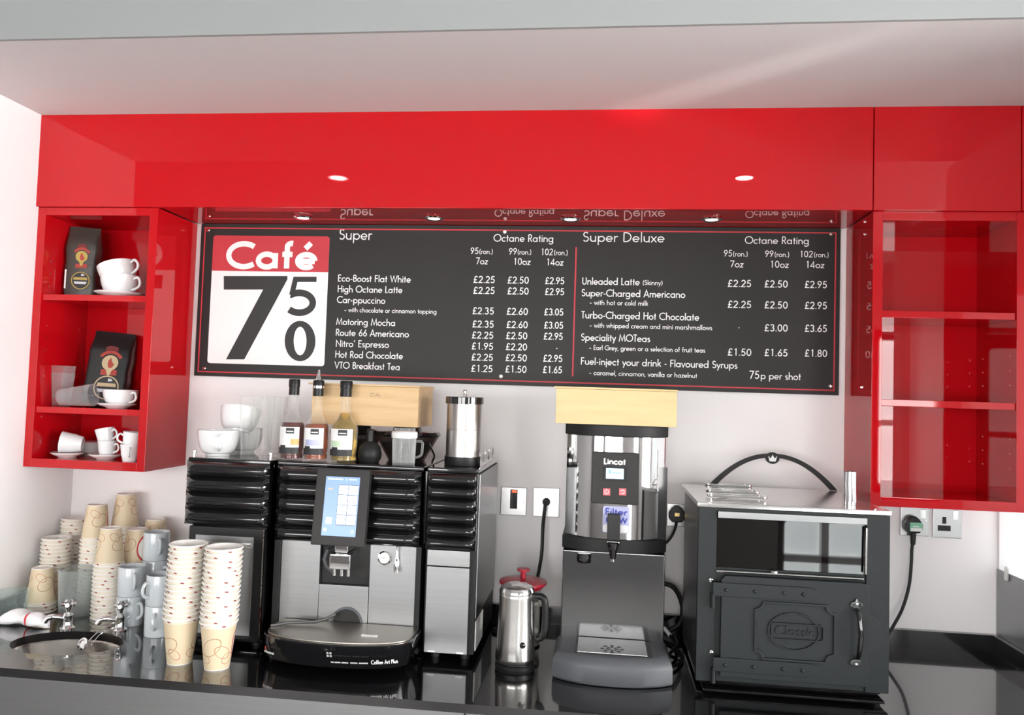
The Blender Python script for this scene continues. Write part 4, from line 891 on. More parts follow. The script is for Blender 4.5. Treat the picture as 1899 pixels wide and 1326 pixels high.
# chimney and vents
x, y = G(1576, 936, ozt)
MB().lathe([(.0165, 0), (.0165, .088), (.0145, .088), (.0145, .002), (0, .002), (0, 0)][::1], 24, (x, y, ozt+.0003)).build('flue_pipe', 'chrome', t)
for k, (u, v) in enumerate(((1366, 925), (1358, 913), (1350, 901))):
    x, y = G(u, v, ozt); w = .080-.004*k
    vt = MB().ring(rrect(x-w, x+w, 0, .050, .012), rrect(x-w+.010, x+w-.010, .010, .040, .008), 0, .006); vt.v = [(a, y+c-.02, ozt+.0005+(.006-b)+(.004 if k == 0 else 0)) for a, b, c in vt.v]
    vt.build('top_vent', ['chrome', 'chrome_soft', 'copper'][0], t, bev=.0015)

# wooden boxes
def wood_box(name, x0, x1, y0, y1, z0, z1, lip, m, label, group):
    t = thing(name, label, 'box', ((x0+x1)/2, (y0+y1)/2, z0), group); T = .009
    MB().box(x0, x1, y0, y0+T, z0, z1-.006).box(x0, x1, y1-T, y1, z0, z1-.006).box(x0, x0+T, y0+T, y1-T, z0, z1-.006).box(x1-T, x1, y0+T, y1-T, z0, z1-.006).box(x0+T, x1-T, y0+T, y1-T, z0, z0+T).build('body', m, t, bev=.0008)
    MB().box(x0-lip, x1+lip*.3, y0-.003, y1+.003, z1-.0055, z1).build('lid', m, t, bev=.0008)
    return t
a, b = W(577, 776, -.36), W(777, 718, -.36)
zb1 = ZT+.1045
wb = wood_box('wooden_box', a[0], b[0], -.36, -.165, zb1, b[1]+.004, .012, 'wood', 'pale wooden box on the bean hoppers behind the syrup bottles', 'wooden boxes under the menu board')
q = MB(); xq = W(685, 732, -.3605)[0]; lettering(q, 'ZA', xq, xq+.035, W(685, 735, -.3605)[1], .010, -.3604, .09); q.build('box_lettering', 'bag_grey', wb, smooth=False)
a, b = W(1030, 785, -.415), W(1256, 723, -.415)
wood_box('wooden_box', a[0], b[0], -.415, -.19, 1.5715, b[1], .006, 'wood_pale', 'pale wooden box on the black lid of the water boiler', 'wooden boxes under the menu board')

# ================================================================ paper cups
CH = .125
CUP_O = [(0, .004), (.0290, .004), (.0300, 0), (.0318, 0), (.0325, .004), (.0462, .1195), (.0488, .1200), (.0500, .1222), (.0490, .1244), (.0466, .1250), (.0459, .1235), (.0322, .0065), (0, .0065)]
CUP_V = [.0, .0, .0, .001, .004, .1195, .1202, .1222, .1222, .1222, .1222, .1222, .1222]
_cups = []
def cup_mesh():
    q = MB()
    prof = [CUP_O[0]]+CUP_O[1:5]+[(.0325+(.0462-.0325)*k/6, .004+(.1195-.004)*k/6) for k in range(1, 6)]+CUP_O[5:]
    vv = CUP_V[:5]+[.004+(.1195-.004)*k/6 for k in range(1, 6)]+CUP_V[5:]
    q.lathe(prof, 48, uvr=.28, vv=vv)
    return q
def paper_cup(x, y, z, rot, label, group, flip=False, sc=1):
    if not _cups:
        o = cup_mesh().build('paper_cup', 'paper_cup', world=False, angle=50); _cups.append(o)
    else:
        o = _cups[0].copy(); C.objects.link(o)
    o.location = (x, y, z); o.rotation_euler = (R(180) if flip else 0, 0, rot)
    o.scale = (sc, sc, sc); tag(o, label, 'cup', group); return o
NTH = ['', 'second ', 'third ', 'fourth ', 'fifth ', 'sixth ', 'seventh ', 'eighth ', 'ninth ', 'tenth ']
def order(k, n):
    if k == n-1: return 'topmost'
    if k == 0: return 'bottom'
    return NTH[k]+'from bottom' if k < n/2 else NTH[n-1-k]+'from top'
def stack_up(x, y, z0, n, step, where, group, lean=0, rots=None, sc=1):
    for k in range(n):
        paper_cup(x+lean*k, y, z0+k*step, rots[k] if rots else random.uniform(0, 6.28), 'cream paper cup, %s in the %s' % (order(k, n), where), group, False, sc)
def stack_down(x, y, z0, n, step, where, group, rot_top, sc=1):
    for k in range(n):
        paper_cup(x, y, z0+CH*sc+k*step, rot_top if k == n-1 else random.uniform(0, 6.28), 'upside-down paper cup, %s in the %s' % (order(k, n), where), group, True, sc)
x, y = G(333, 1227.5); stack_up(x, y, ZW+.0003, 16, .0129, 'left front stack', 'nested paper cups in the left front stack', .0006, [5.55]+[random.uniform(0, 6.28) for _ in range(15)])
x, y = G(402, 1237.5); stack_up(x, y, ZW+.0003, 16, .0129, 'right front stack', 'nested paper cups in the right front stack', .0003, [3.6]+[random.uniform(0, 6.28) for _ in range(15)])
def back(u, y): return W(u, 1000, y)[0]
def nst(u, vtop, y, H=CH*.94, step=.0130): return max(1, round((W(u, vtop, y)[1]-ZW-H)/step)+1)
for u, v, y, up, where, rt in ((105, 996, -.165, 1, 'stack by the left wall', 0), (131, 959, -.060, 1, 'rear stack beside the left wall', 0), (177, 935, -.153, 0, 'rear stack with a swirl on top', 4.4),
                            (230, 915, -.073, 0, 'tallest stack at the back wall', 5.2), (205, 978, -.264, 0, 'stack before the tallest one', 4.9), (254, 980, -.175, 0, 'stack with a red arc on top', 3.3),
                            (287, 962, -.073, 0, 'rear stack next to the milk cooler', 5.7), (82, 1052, -.252, 0, 'low pile between the glass jars', 4.5)):
    x = max(back(u, y), XL+(.062 if up else .073)); n = nst(u, v, y); st = (W(u, v, y)[1]-ZW-CH*.94)/max(1, n-1)
    (stack_up if up else stack_down)(x, y, ZW+.0003, n, st if n > 1 else .0137, where, 'paper cups, '+where, *((0, None, .94) if up else (rt, .94)))

# ================================================================ crockery
def cup_handle(r, z0, z1, out, th, x0=0):
    h = z1-z0
    return smooth_path([(r*.93, 0, z1-.004), (r+out*.62, 0, z1+.002), (r+out, 0, z0+h*.62), (r+out*.72, 0, z0+h*.22), (r*.86, 0, z0)], 5), [th*.9]*1+[th]*19+[th*.9]
def vessel(name, label, cat, group, prof, handle, m, loc, rot=(0, 0, 0), nz=40):
    t = thing(name, label, cat, loc, group); t.rotation_euler = rot
    MB().lathe(prof, nz).build('body', m, t, world=False, angle=50)
    if handle: MB().tube(*handle, 10).build('handle', m, t, world=False)
    return t
def bowlprof(rb, r, h, th=.003, foot=.004):
    o = [(0, foot*.5), (rb-.004, foot*.4), (rb-.002, 0), (rb, 0), (rb+.001, foot)]
    for k in range(1, 8):
        s = k/7; o.append((rb+.001+(r-rb-.001)*math.sin(s*math.pi/2)**.85, foot+(h-foot)*(1-math.cos(s*math.pi/2))**.9))
    i = [(max(0, a-th), max(b, foot+th)) for a, b in reversed(o[5:])]
    return o+[(r-th*.5, h+.0008)]+i+[(0, foot+th)]
CAP = bowlprof(.030, .061, .070); CAPH = cup_handle(.059, .020, .060, .026, .0045)
ESP = [(0, .002), (.017, .002), (.018, 0), (.021, 0), (.022, .004), (.026, .020), (.0300, .052), (.0308, .0555), (.0295, .0560), (.0282, .053), (.0240, .022), (.018, .0065), (0, .006)]; ESPH = cup_handle(.027, .016, .044, .018, .0032)
def saucerprof(r): return [(0, .003), (r*.42, .002), (r*.46, 0), (r*.52, 0), (r*.56, .003), (r*.84, .009), (r, .0155), (r*1.005, .0170), (r*.985, .0172), (r*.82, .0115), (r*.52, .0055), (0, .0050)]
def saucer(label, loc, r, group): 
    o = MB().lathe(saucerprof(r), 48).build('saucer', 'ceramic', world=False, angle=50); o.location = loc; return tag(o, label, 'saucer', group)
GS = 'white crockery in the red shelf unit'
z1s, z2s, z3s = ZSH[0]+.0003, ZSH[1]+.0003, ZSH[2]+.0003
def cap(label, loc, rot, group=GS): return vessel('cappuccino_cup', label, 'cup', group, CAP, CAPH, 'ceramic', loc, rot)
def esp(label, loc, rot, group=GS): return vessel('espresso_cup', label, 'cup', group, ESP, ESPH, 'ceramic', loc, rot)
# upper shelf
y = -.165; x = W(224, 500, y)[0]
saucer('white saucer under two stacked white cups on the upper shelf', (x+.002, y, z1s), .080, GS)
cap('lower white cup on the saucer of the upper red shelf', (x, y, z1s+.0062), (0, 0, R(-12)))
cap('tilted white cup nested in another on the upper red shelf', (x+.003, y, z1s+.0062+.040), (0, R(-19), R(-10)))
# middle shelf
y = -.165; x = W(227, 730, y)[0]
saucer('white saucer under the single cup on the middle red shelf', (x-.010, y-.01, z2s), .062, GS)
vessel('cappuccino_cup', 'single white cup on a saucer beside the black coffee bag', 'cup', GS, bowlprof(.026, .054, .055), cup_handle(.052, .014, .046, .022, .004), 'ceramic', (x, y-.01, z2s+.0068), (0, 0, R(-18)))
# bottom shelf
y = -.175
x = W(125, 843, y)[0]; saucer('white saucer with an espresso cup lying on its side', (x, y, z3s), .052, GS)
e = esp('espresso cup lying on its side on the left saucer', (x+.042, y+.016, z3s+.0062+.0385), (0, 0, 0))
e.rotation_euler = (Matrix.Rotation(R(24), 4, 'Z') @ Matrix.Rotation(R(-84), 4, 'Y') @ Matrix.Rotation(R(70), 4, 'Z')).to_euler(); e.scale = (1.18, 1.18, 1.18)
x = W(196, 849, y)[0]; saucer('white saucer under two stacked espresso cups', (x, y, z3s), .053, GS)
x = W(199, 830, y)[0]
esp('lower espresso cup of the pair on the right saucer', (x, y, z3s+.0062), (0, 0, R(-8)))
esp('tilted espresso cup on top of the pair on the right saucer', (x-.001, y, z3s+.0062+.040), (0, R(-14), R(-8)))
x = W(239.5, 850, -.215)[0]
esp('lower espresso cup of the pair at the right edge of the bottom shelf', (x, -.212, z3s), (0, 0, R(-62)))
esp('upper espresso cup of the pair at the right edge of the bottom shelf', (x+.001, -.212, z3s+.040), (0, R(-6), R(200)))
x = W(165, 830, -.075)[0]
for k in range(6): saucer('white saucer, %s in the stack at the back of the bottom shelf' % order(k, 6), (x, -.075, z3s+k*.0060), .052, 'saucers stacked at the back of the bottom shelf')
# on the milk cooler
ztop = ZT+.0003
x = W(404, 845, -.385)[0]
BIG = bowlprof(.034, .060, .076, .0035, .006)
vessel('latte_bowl', 'large white cup standing on the milk cooler', 'cup', 'white cups on the milk cooler', BIG, cup_handle(.058, .020, .062, .026, .005), 'ceramic', (x, -.385, ztop), (0, 0, R(-60)))
x = W(432, 800, -.30)[0]
vessel('latte_bowl', 'tilted white cup behind the large cup on the milk cooler', 'cup', 'white cups on the milk cooler', BIG, None, 'ceramic', (x+.014, -.298, ztop+.066), (0, R(-14), R(-90)))
vessel('latte_bowl', 'white cup half hidden under the tilted cup on the milk cooler', 'cup', 'white cups on the milk cooler', BIG, None, 'ceramic', (x+.004, -.235, ztop))
GLS = [(0, .010), (.002, 0), (.022, 0), (.0235, .002), (.0265, .05), (.0345, .178), (.0335, .180), (.0322, .178), (.0240, .05), (.0210, .014), (0, .012)]
GLS[0] = (0, 0)
for u, yy, lab in ((464, -.43, 'tall latte glass in front on the milk cooler'), (488, -.325, 'tall latte glass between the front glass and the amber bottle'), (516, -.40, 'tall latte glass closest to the first syrup bottle'), (512, -.235, 'tall latte glass at the back of the milk cooler')):
    o = MB().lathe(GLS, 36).build('latte_glass', 'glass', world=False, angle=50); o.location = (min(W(u, 800, yy)[0], lx1-.03), yy, ztop); tag(o, lab, 'glass', 'tall latte glasses on the milk cooler')

# mugs by the sink
MUG = [(0, .004), (.034, .004), (.035, 0), (.038, 0), (.0395, .004), (.0395, .086), (.0385, .0885), (.0370, .086), (.0365, .010), (0, .008)]
MUGH = cup_handle(.0375, .022, .068, .024, .0048)
def mug(label, loc, rz): return vessel('mug', label, 'mug', 'white mugs stacked by the sink', MUG, MUGH, 'mug_glaze', loc, (0, 0, R(rz)))
x, y = G(240, 1157)
for k, l in enumerate(('lower', 'upper')): mug('%s white mug of the pair behind the tap' % l, (x, y, ZW+.0003+k*.0895), (-25, -50)[k])
x, y = G(293, 1176)
for k, l in enumerate(('lower', 'upper')): mug('%s white mug of the front pair beside the paper cups' % l, (x, y, ZW+.0003+k*.0895), (-75, -110)[k])
x, y = W(289, 1030, -.215)[0], -.215
for k, l in enumerate(('lowest', 'middle', 'topmost')): mug('%s white mug of the three at the rear' % l, (x, y, ZW+.0003+k*.0895), (20, -20, -48)[k])

# glass jars, cloth, taps, sink plug
x, y = G(141, 1138)
o = MB().lathe([(0, 0), (.044, 0), (.049, .006), (.056, .145), (.0545, .146), (.0475, .010), (0, .006)], 40).build('glass_jug', 'frosted_glass', world=False, angle=50); o.location = (x, -.255, ZW+.0003); tag(o, 'frosted greenish glass jug standing between paper cups and tap', 'jug')
o = MB().lathe([(0, 0), (.038, 0), (.041, .005), (.045, .088), (.0435, .089), (.0395, .009), (0, .005)], 40).build('glass_tumbler', 'teal_glass', world=False, angle=50); o.location = (XL+.068, -.347, ZW+.0003); tag(o, 'low clear glass tumbler in the corner by the left wall', 'glass')
def tap(u, v, lab, cold):
    x, y = G(u, v)
    t = thing('tap', lab, 'tap', (x, y, ZW+.0003), 'chrome pillar taps at the sink')
    MB().lathe([(0, 0), (.021, 0), (.021, .004), (.015, .009), (.0125, .014), (.0125, .036), (.014, .040), (.011, .048), (0, .048)], 24).build('body', 'chrome', t, world=False)
    MB().tube(smooth_path([(-.006, 0, .030), (-.030, -.012, .037), (-.050, -.020, .034), (-.058, -.024, .022)], 5), .0085, 12).build('spout', 'chrome', t, world=False)
    h = MB().lathe([(0, .048), (.006, .048), (.0075, .058), (.011, .064), (.012, .082), (.008, .088), (0, .088)], 12).build('handle', 'chrome', t, world=False)
    for k in range(4):
        a = k*math.pi/2+.4; MB().tube([(0, 0, .070), (.019*math.cos(a), .019*math.sin(a), .074)], [.0045, .0055], 8).build('handle_arm', 'chrome', h, world=False)
    return x, y
tx, ty = tap(125, 1166, 'left chrome pillar tap with a white cloth over its spout', 0)
tap(222, 1169, 'right chrome pillar tap with bare spout in front of the mugs', 1)
# cloth: a folded bundle lying from the left edge to the spout
rows = []; q = MB(); n = 26; m = 18
xa_, ya_ = G(8, 1158); xb_, yb_ = G(108, 1160)
for i in range(n+1):
    s = i/n; cx0 = xa_+(xb_-xa_)*s; cy0 = -.402+.01*math.sin(s*5)
    wr = .95+.07*math.sin(s*10+1)+.05*math.sin(s*27+1); w = .034*wr*(math.sin(math.pi*min(1, .16+s*.9))**.4); h = (.022+.003*math.sin(s*9+.5))*(math.sin(math.pi*min(.93, .12+s*.86))**.5)
    row = []
    for k in range(m):
        a = 2*math.pi*k/m; fold = 1+.10*math.sin(3*a+s*14)
        row.append(len(q.v)); q.v.append((cx0, cy0+w*math.cos(a)*fold, ZW+.003+h+h*math.sin(a)*fold*(1 if math.sin(a) > 0 else .95)))
    rows.append(row)
for A, B in zip(rows, rows[1:]):
    for k in range(m): q.f.append((A[k], A[(k+1) % m], B[(k+1) % m], B[k]))
q.f.append(tuple(rows[0])); q.f.append(tuple(reversed(rows[-1])))
t = thing('cleaning_cloth', 'white bunched cloth with a red stripe behind the sink', 'cloth', ((xa_+xb_)/2, -.40, ZW))
cl = q.build('fabric', 'cloth_white', t, angle=80)
q = MB(); sel = rows[14:16]
for r_ in sel:
    c = sum((Vector(cl.data.vertices[i].co)+wloc(t) for i in r_), Vector())/m
    b0 = len(q.v); q.v += [tuple(c+(Vector(cl.data.vertices[i].co)+wloc(t)-c)*1.03) for i in r_]
for k in range(m): q.f.append((k, (k+1) % m, m+(k+1) % m, m+k))
q.build('stripe', 'stripe_red', t)
# plug on its chain
t = thing('sink_plug', 'chrome ringed sink plug hanging on two thin chains in the sink', 'plug', (sc[0]+.04, sc[1]+.02, ZW-.03))
px_, py_ = G(155, 1196, ZW-.028)
q = MB().lathe([(0, -.005), (.013, -.005), (.015, 0), (.0175, .002), (.0175, .006), (.012, .007), (.010, .004), (0, .004)], 24); q.xf(Matrix.Translation((px_, py_, ZW-.026)) @ Matrix.Rotation(R(62), 4, 'X') @ Matrix.Rotation(R(-15), 4, 'Y')); q.build('plug_body', 'chrome', t)
x1_, y1_ = G(200, 1152, ZW+.02)
MB().tube(smooth_path([(px_+.012, py_+.004, ZW-.018), (px_+.022, py_+.03, ZW+.001), (px_+.034, py_+.065, ZW+.012), (px_+.056, py_+.085, ZW+.026)], 6), .0013, 6).build('chain', 'chrome_soft', t)
MB().tube(smooth_path([(px_+.026, py_+.004, ZW-.022), (px_+.040, py_+.022, ZW+.0015), (px_+.058, py_+.055, ZW+.012), (px_+.090, py_+.080, ZW+.040)], 6), .0013, 6).build('chain', 'chrome_soft', t)
MB().tube([(px_+.018+.009*math.cos(R(a)), py_-.002+.003*math.sin(R(a)), ZW-.026+.009*math.sin(R(a))) for a in range(0, 360, 30)], .0015, 6, True).build('ring', 'chrome', t)

# ================================================================ coffee bags
def coffee_bag(label, loc, w, h, d, m, rot, badge):
    t = thing('coffee_bag', label, 'coffee bag', loc, 'bags of coffee in the red shelf unit'); t.rotation_euler = rot
    q = MB(); rows = []; nz = 14
    for k in range(nz+1):
        s = k/nz; z = h*s; tk = 1 if s < .72 else max(.06, 1-((s-.72)/.24)**1.6) if s < .96 else .05
        bul = 1+.05*math.sin(s*math.pi)
        ww = w/2*(1+.012*math.sin(s*11))*(1 if s > .05 else .96); dd = d/2*tk*bul
        row = []
        for (x, y) in rrect(-ww, ww, -dd, dd, min(dd*.55, .012), 3):
            row.append(len(q.v)); q.v.append((x+.0012*math.sin(s*23+x*90), y+(0 if s < .96 else .006*math.sin(x*60)), z+(.004*math.sin(x*75+.5) if s > .97 else 0)))
        rows.append(row)
    for A, B in zip(rows, rows[1:]):
        for k in range(len(A)): q.f.append((A[k], A[(k+1) % len(A)], B[(k+1) % len(A)], B[k]))
    q.f.append(tuple(reversed(rows[0]))); q.f.append(tuple(rows[-1]))
    q.build('pouch', m, t, world=False, angle=60)
    yf = -d/2*1.055-.0012
    def lab(name, mm, poly, off=0): return MB().prism(poly, yf-.0004-off, yf-off).build(name, mm, t, world=False, smooth=False)
    k = w/.1
    cx = .006*k
    def band(zc, hw_, hh, bow): 
        up = [(cx+hw_*s, zc+hh+bow*(1-s*s)) for s in (1, .6, .2, -.2, -.6, -1)]; dn = [(cx+hw_*s, zc-hh+bow*(1-s*s)) for s in (-1, -.6, -.2, .2, .6, 1)]; return dn+up
    zc_ = h*.565; lab('label_banner', 'print_brick', [(cx+.0315*k*math.cos(R(q)), zc_+.0315*k*math.sin(R(q))) for q in range(28, 153, 12)]+[(cx+.0235*k*math.cos(R(q)), zc_+.0235*k*math.sin(R(q))) for q in range(148, 27, -12)], .0003)
    lab('label_crest', 'print_maroon', band(zc_+.034*k, .015*k, .0055*k, .004*k))
    lab('label_emblem', 'print_cream' if badge else 'print_gold', arc(cx, h*.565, .0195*k, .0195*k, -68, 248, 24)+[(cx-.0025*k, h*.565-.032*k), (cx+.0025*k, h*.565-.032*k)], .0002)
    lab('label_emblem', 'print_brick', [(cx-.002*k, h*.565-.013*k), (cx+.006*k, h*.565-.012*k), (cx+.010*k, h*.565-.004*k), (cx+.004*k, h*.565+.003*k), (cx+.001*k, h*.565+.013*k), (cx-.004*k, h*.565+.006*k), (cx-.005*k, h*.565-.004*k)], .0008)
    lab('label_banner', 'print_brick', band(h*.435, .019*k, .007*k, .001*k))
    bz = h*.235
    lab('label_badge', 'print_gold' if not badge else 'print_cream', arc(cx, bz, .030*k, .030*k, 0, 360, 32)[:-1])
    lab('label_badge', 'print_black', arc(cx, bz, .027*k, .027*k, 0, 360, 32)[:-1], .0004)
    lab('label_badge', 'print_gold' if not badge else 'print_cream', [(cx-.023*k, bz+.002*k), (cx+.023*k, bz+.002*k), (cx+.021*k, bz+.011*k), (cx-.021*k, bz+.011*k)], .0008)
    lab('label_badge', 'mug_glaze', [(cx-.018*k, bz-.012*k), (cx+.018*k, bz-.012*k), (cx+.021*k, bz-.004*k), (cx-.021*k, bz-.004*k)], .0008)
    lab('label_badge', 'mug_glaze', [(cx+.002*k, bz+.015*k), (cx+.013*k, bz+.017*k), (cx+.010*k, bz+.022*k), (cx+.002*k, bz+.023*k)], .0008)
    if not badge: MB().box(-w/2+.004, -w/2+.009, -d/2*1.055-.0008, -d/2*1.055-.0002, h*.12, h*.38).build('side_label', 'print_white', t, world=False, smooth=False)
    return t
y = -.145; a, b = W(120, 545, y), W(181, 418, y)
coffee_bag('dark grey coffee bag with gold badge on the upper red shelf', ((a[0]+b[0])/2-.004, y+.02, z1s), .100, b[1]-z1s-.002, .060, 'bag_grey', (0, 0, R(13)), False)
y = -.11; a, b = W(134, 740, y), W(222, 582, y)
coffee_bag('black coffee bag leaning back on the middle red shelf', (W(182, 740, -.13)[0], -.095, z2s+.002), .138, .262, .060, 'bag_black', (R(-9), R(2.5), R(13)), True)
# clear tumblers on the middle shelf
TUM = [(0, 0), (.026, 0), (.0275, .003), (.038, .112), (.0365, .113), (.0262, .006), (0, .004)]
def tumbler(label, loc, rot=(0, 0, 0)):
    o = MB().lathe(TUM, 36).build('plastic_tumbler', 'clear_plastic', world=False, angle=50); o.location = loc; o.rotation_euler = rot; tag(o, label, 'tumbler', 'clear plastic tumblers on the middle red shelf')
x = W(114, 740, -.15)[0]
tumbler('lower clear tumbler standing at the left of the middle shelf', (x, -.15, z2s))
tumbler('upper clear tumbler nested in the standing one', (x, -.15, z2s+.024))
x = W(109, 740, -.21)[0]
tumbler('clear tumbler lying on its side before the black bag', (x, -.205, z2s+.0305), (0, R(84), R(6)))

# ================================================================ on the coffee machine
def syrup(label, u0, u1, vb, vt, m, level, pump, yy, tint):
    x = (W(u0, 820, yy)[0]+W(u1, 820, yy)[0])/2; r = (W(u1, 820, yy)[0]-W(u0, 820, yy)[0])/2; H = W((u0+u1)/2, vt, yy)[1]-ztop
    t = thing('syrup_bottle', label, 'bottle', (x, yy, ztop), 'flavoured syrup bottles on the coffee machine')
    sh = H*.44; nk = H*.585
    outer = [(r*.86, 0), (r*.95, .003), (r*.97, .012), (r*.90, .020), (r*.97, .030), (r, .038), (r, sh*.96), (r*.93, sh*1.02), (r*.62, sh*1.17), (r*.42, nk), (r*.37, nk+.012), (r*.38, H*.72), (r*.35, H*.80)]
    inner = [(max(0, a-.0022), max(b, .004)) for a, b in reversed(outer)]
    MB().lathe([(0, 0)]+outer+inner+[(0, .004)], 40).build('glass_body', 'glass', t, world=False, angle=50)
    liq = [(max(0, a-.0027), b) for a, b in outer if .004 < b < level*H]; liq = [(liq[0][0], .0048)]+liq
    rl = liq[-1][0]
    for (a0, b0), (a1, b1) in zip(outer, outer[1:]):
        if b0 <= level*H < b1: rl = a0+(a1-a0)*(level*H-b0)/(b1-b0)-.0027
    MB().lathe([(0, .0048)]+liq+[(rl, level*H), (0, level*H)], 36).build('syrup', m, t, world=False, angle=50)
    cb_ = H*.80
    cp = MB().lathe([(0, cb_), (r*.43, cb_), (r*.42, H*.90), (r*.46, H*.905), (r*.46, H*.985), (r*.42, H), (0, H)], 28).build('cap', 'black_plastic', t, world=False)
    if pump:
        MB().lathe([(r*.47, H*.90), (r*.47, H*.93), (r*.30, H*.93)], 24).build('cap_band', 'chrome', cp, world=False)
        MB().lathe([(0, H), (r*.30, H), (r*.20, H+.012), (r*.10, H+.026), (r*.09, H+.030), (0, H+.031)], 20).build('pourer', 'chrome_soft', cp, world=False)
    # label wrapped on the front half
    def wrap_(zs, a0, a1, name, mm, off, par):
        q = MB(); n = 14
        for z in zs:
            for i in range(n+1):
                a = R(a0+(a1-a0)*i/n); q.v.append(((r+off)*math.cos(a), (r+off)*math.sin(a), z))
        for k in range(len(zs)-1):
            for i in range(n): q.f.append((k*(n+1)+i, k*(n+1)+i+1, (k+1)*(n+1)+i+1, (k+1)*(n+1)+i))
        return q.build(name, mm, par, world=False, angle=80)
    z0, z1 = H*.075, H*.405
    lb = wrap_([z0, (z0+z1)/2, z1], 215, 325, 'label', 'print_white', .0006, t)
    wrap_([z0, z0+(z1-z0)*.24], 215, 325, 'label_foot', 'print_black', .0011, lb)
    wrap_([z0+(z1-z0)*.24, z0+(z1-z0)*.32], 230, 262, 'label_foot', 'print_black', .0011, lb)
    wrap_([z1-(z1-z0)*.24, z1-(z1-z0)*.03], 262, 300, 'label_emblem', 'print_black', .0011, lb)
    wrap_([z1-(z1-z0)*.18, z1-(z1-z0)*.14], 266, 296, 'label_emblem', 'print_white', .0014, lb)
    wrap_([z0+(z1-z0)*.34, z0+(z1-z0)*.56], *tint[1], 'label_picture', tint[0], .0011, lb)
    return t
syrup('dark red syrup bottle, leftmost of the three on the machine', 520, 563, 853, 703, 'syrup_red', .46, False, -.395, ('print_orange', (285, 325)))
syrup('amber syrup bottle with a steel pourer, middle of the three', 565, 608, 855, 705, 'syrup_amber', .455, True, -.395, ('print_lilac', (232, 310)))
syrup('golden syrup bottle, rightmost of the three on the machine', 614, 662, 857, 706, 'syrup_gold', .60, False, -.395, ('print_green', (220, 275)))
# knob topped container, clear jug, steel canister
x = W(684, 840, -.40)[0]
t = thing('black_container', 'round black dome-shaped container between golden bottle and clear jug', 'container', (x, -.39, ztop))
MB().lathe([(0, 0), (.026, 0), (.033, .012), (.0345, .026), (.030, .046), (.020, .057), (.009, .061), (0, .062)], 32).build('body', 'black_satin', t, world=False)
MB().lathe([(0, .0605), (.012, .061), (.012, .092), (.009, .096), (0, .097)], 24).build('stem', 'black_plastic', t, world=False)
x = W(749, 840, -.415)[0]
t = thing('measuring_jug', 'small clear ribbed jug with white lid on the coffee machine', 'jug', (x, -.415, ztop))
q = MB()
prof = [(0, 0), (.031, 0), (.0325, .003), (.0345, .082), (.033, .083), (.0308, .006), (0, .004)]
q.lathe(prof, 40); q.build('body', 'jug_plastic', t, world=False, angle=30)
for k in range(12):
    a = 2*math.pi*k/12; MB().tube([(.0326*math.cos(a), .0326*math.sin(a), .006), (.0342*math.cos(a), .0342*math.sin(a), .072)], .0013, 6).build('rib', 'jug_plastic', t, world=False)
MB().lathe([(0, .0765), (.0372, .0765), (.0372, .092), (.034, .0945), (0, .0945)], 36).build('lid', 'lid_white', t, world=False)
MB().lathe([(.029, .0946), (.031, .0946), (.031, .104), (.029, .104), (.029, .0946)], 32).build('lid_rim', 'clear_plastic', t, world=False)
MB().tube([(.033, 0, .068), (.052, -.006, .068), (.056, -.007, .062), (.054, -.007, .032), (.049, -.006, .026), (.0325, 0, .020)], .0035, 8).build('handle', 'jug_plastic', t, world=False)
x = W(860, 800, -.36)[0]
t = thing('steel_canister', 'tall brushed steel canister with black lid on the powder module', 'canister', (x, -.36, ztop))
r = .0545; Hc = W(860, 736, -.36)[1]-ztop
MB().lathe([(0, 0), (r-.002, 0), (r-.001, .003), (r-.001, .026), (0, .026)], 40).build('base', 'black_plastic', t, world=False)
MB().lathe([(0, .0265), (r-.004, .0265), (r-.004, Hc*.52), (r-.0055, Hc*.522), (r-.0055, Hc*.528), (r-.004, Hc*.53), (r-.004, Hc-.0205), (0, Hc-.0205)], 48).build('body', 'steel_canister', t, world=False)
MB().lathe([(0, Hc-.020), (r+.0015, Hc-.020), (r+.0015, Hc-.001), (r-.001, Hc), (0, Hc)], 40).build('lid', 'black_gloss', t, world=False)
MB().lathe([(0, Hc+.0003), (.006, Hc+.0003), (.0055, Hc+.006), (.0045, Hc+.008), (.006, Hc+.018), (.004, Hc+.021), (0, Hc+.0215)], 18).build('lid_knob', 'chrome', t, world=False)

# ================================================================ kettle and cafetiere
x, y = G(955, 1238); y = -.46
t = thing('electric_kettle', 'brushed steel electric milk kettle with black handle', 'kettle', (x, y, ZW+.0003))
MB().lathe([(0, 0), (.052, 0), (.054, .004), (.054, .014), (.050, .018), (0, .018)], 40).build('power_base', 'black_plastic', t, world=False)
MB().lathe([(0, .0185), (.048, .0185), (.0535, .024), (.0545, .036), (.0515, .075), (.0490, .13), (.0475, .196), (.0480, .204), (.0470, .206), (0, .206)], 48).build('body', 'kettle_steel', t, world=False, angle=60)
MB().lathe([(0, .2065), (.0485, .2065), (.0485, .212), (.044, .222), (.028, .230), (0, .233)], 40).build('lid', 'chrome_soft', t, world=False)
MB().tube(smooth_path([(.042, -.006, .198), (.068, -.009, .200), (.079, -.010, .182), (.079, -.010, .115), (.072, -.009, .092), (.060, -.008, .086)], 6), .0095, 12).build('handle', 'black_plastic', t, world=False)
MB().box(.030, .060, -.016, .002, .186, .206).build('handle_bracket', 'black_plastic', t, world=False, bev=.003)
q = MB().lathe([(0, 0), (.0085, 0), (.0080, .003), (0, .004)], 20); a = R(-62)
q.xf(Matrix.Translation((.0520*math.cos(a), .0520*math.sin(a), .078)) @ Matrix.Rotation(a, 4, 'Z') @ Matrix.Rotation(R(90), 4, 'Y')); q.build('switch_button', 'black_gloss', t, world=False)
x = W(970, 1080, -.33)[0]
t = thing('cafetiere', 'glass cafetiere with a dark red lid behind the kettle', 'cafetiere', (x, -.33, ZW+.0003))
zj = W(970, 1090, -.33)[1]-ZW
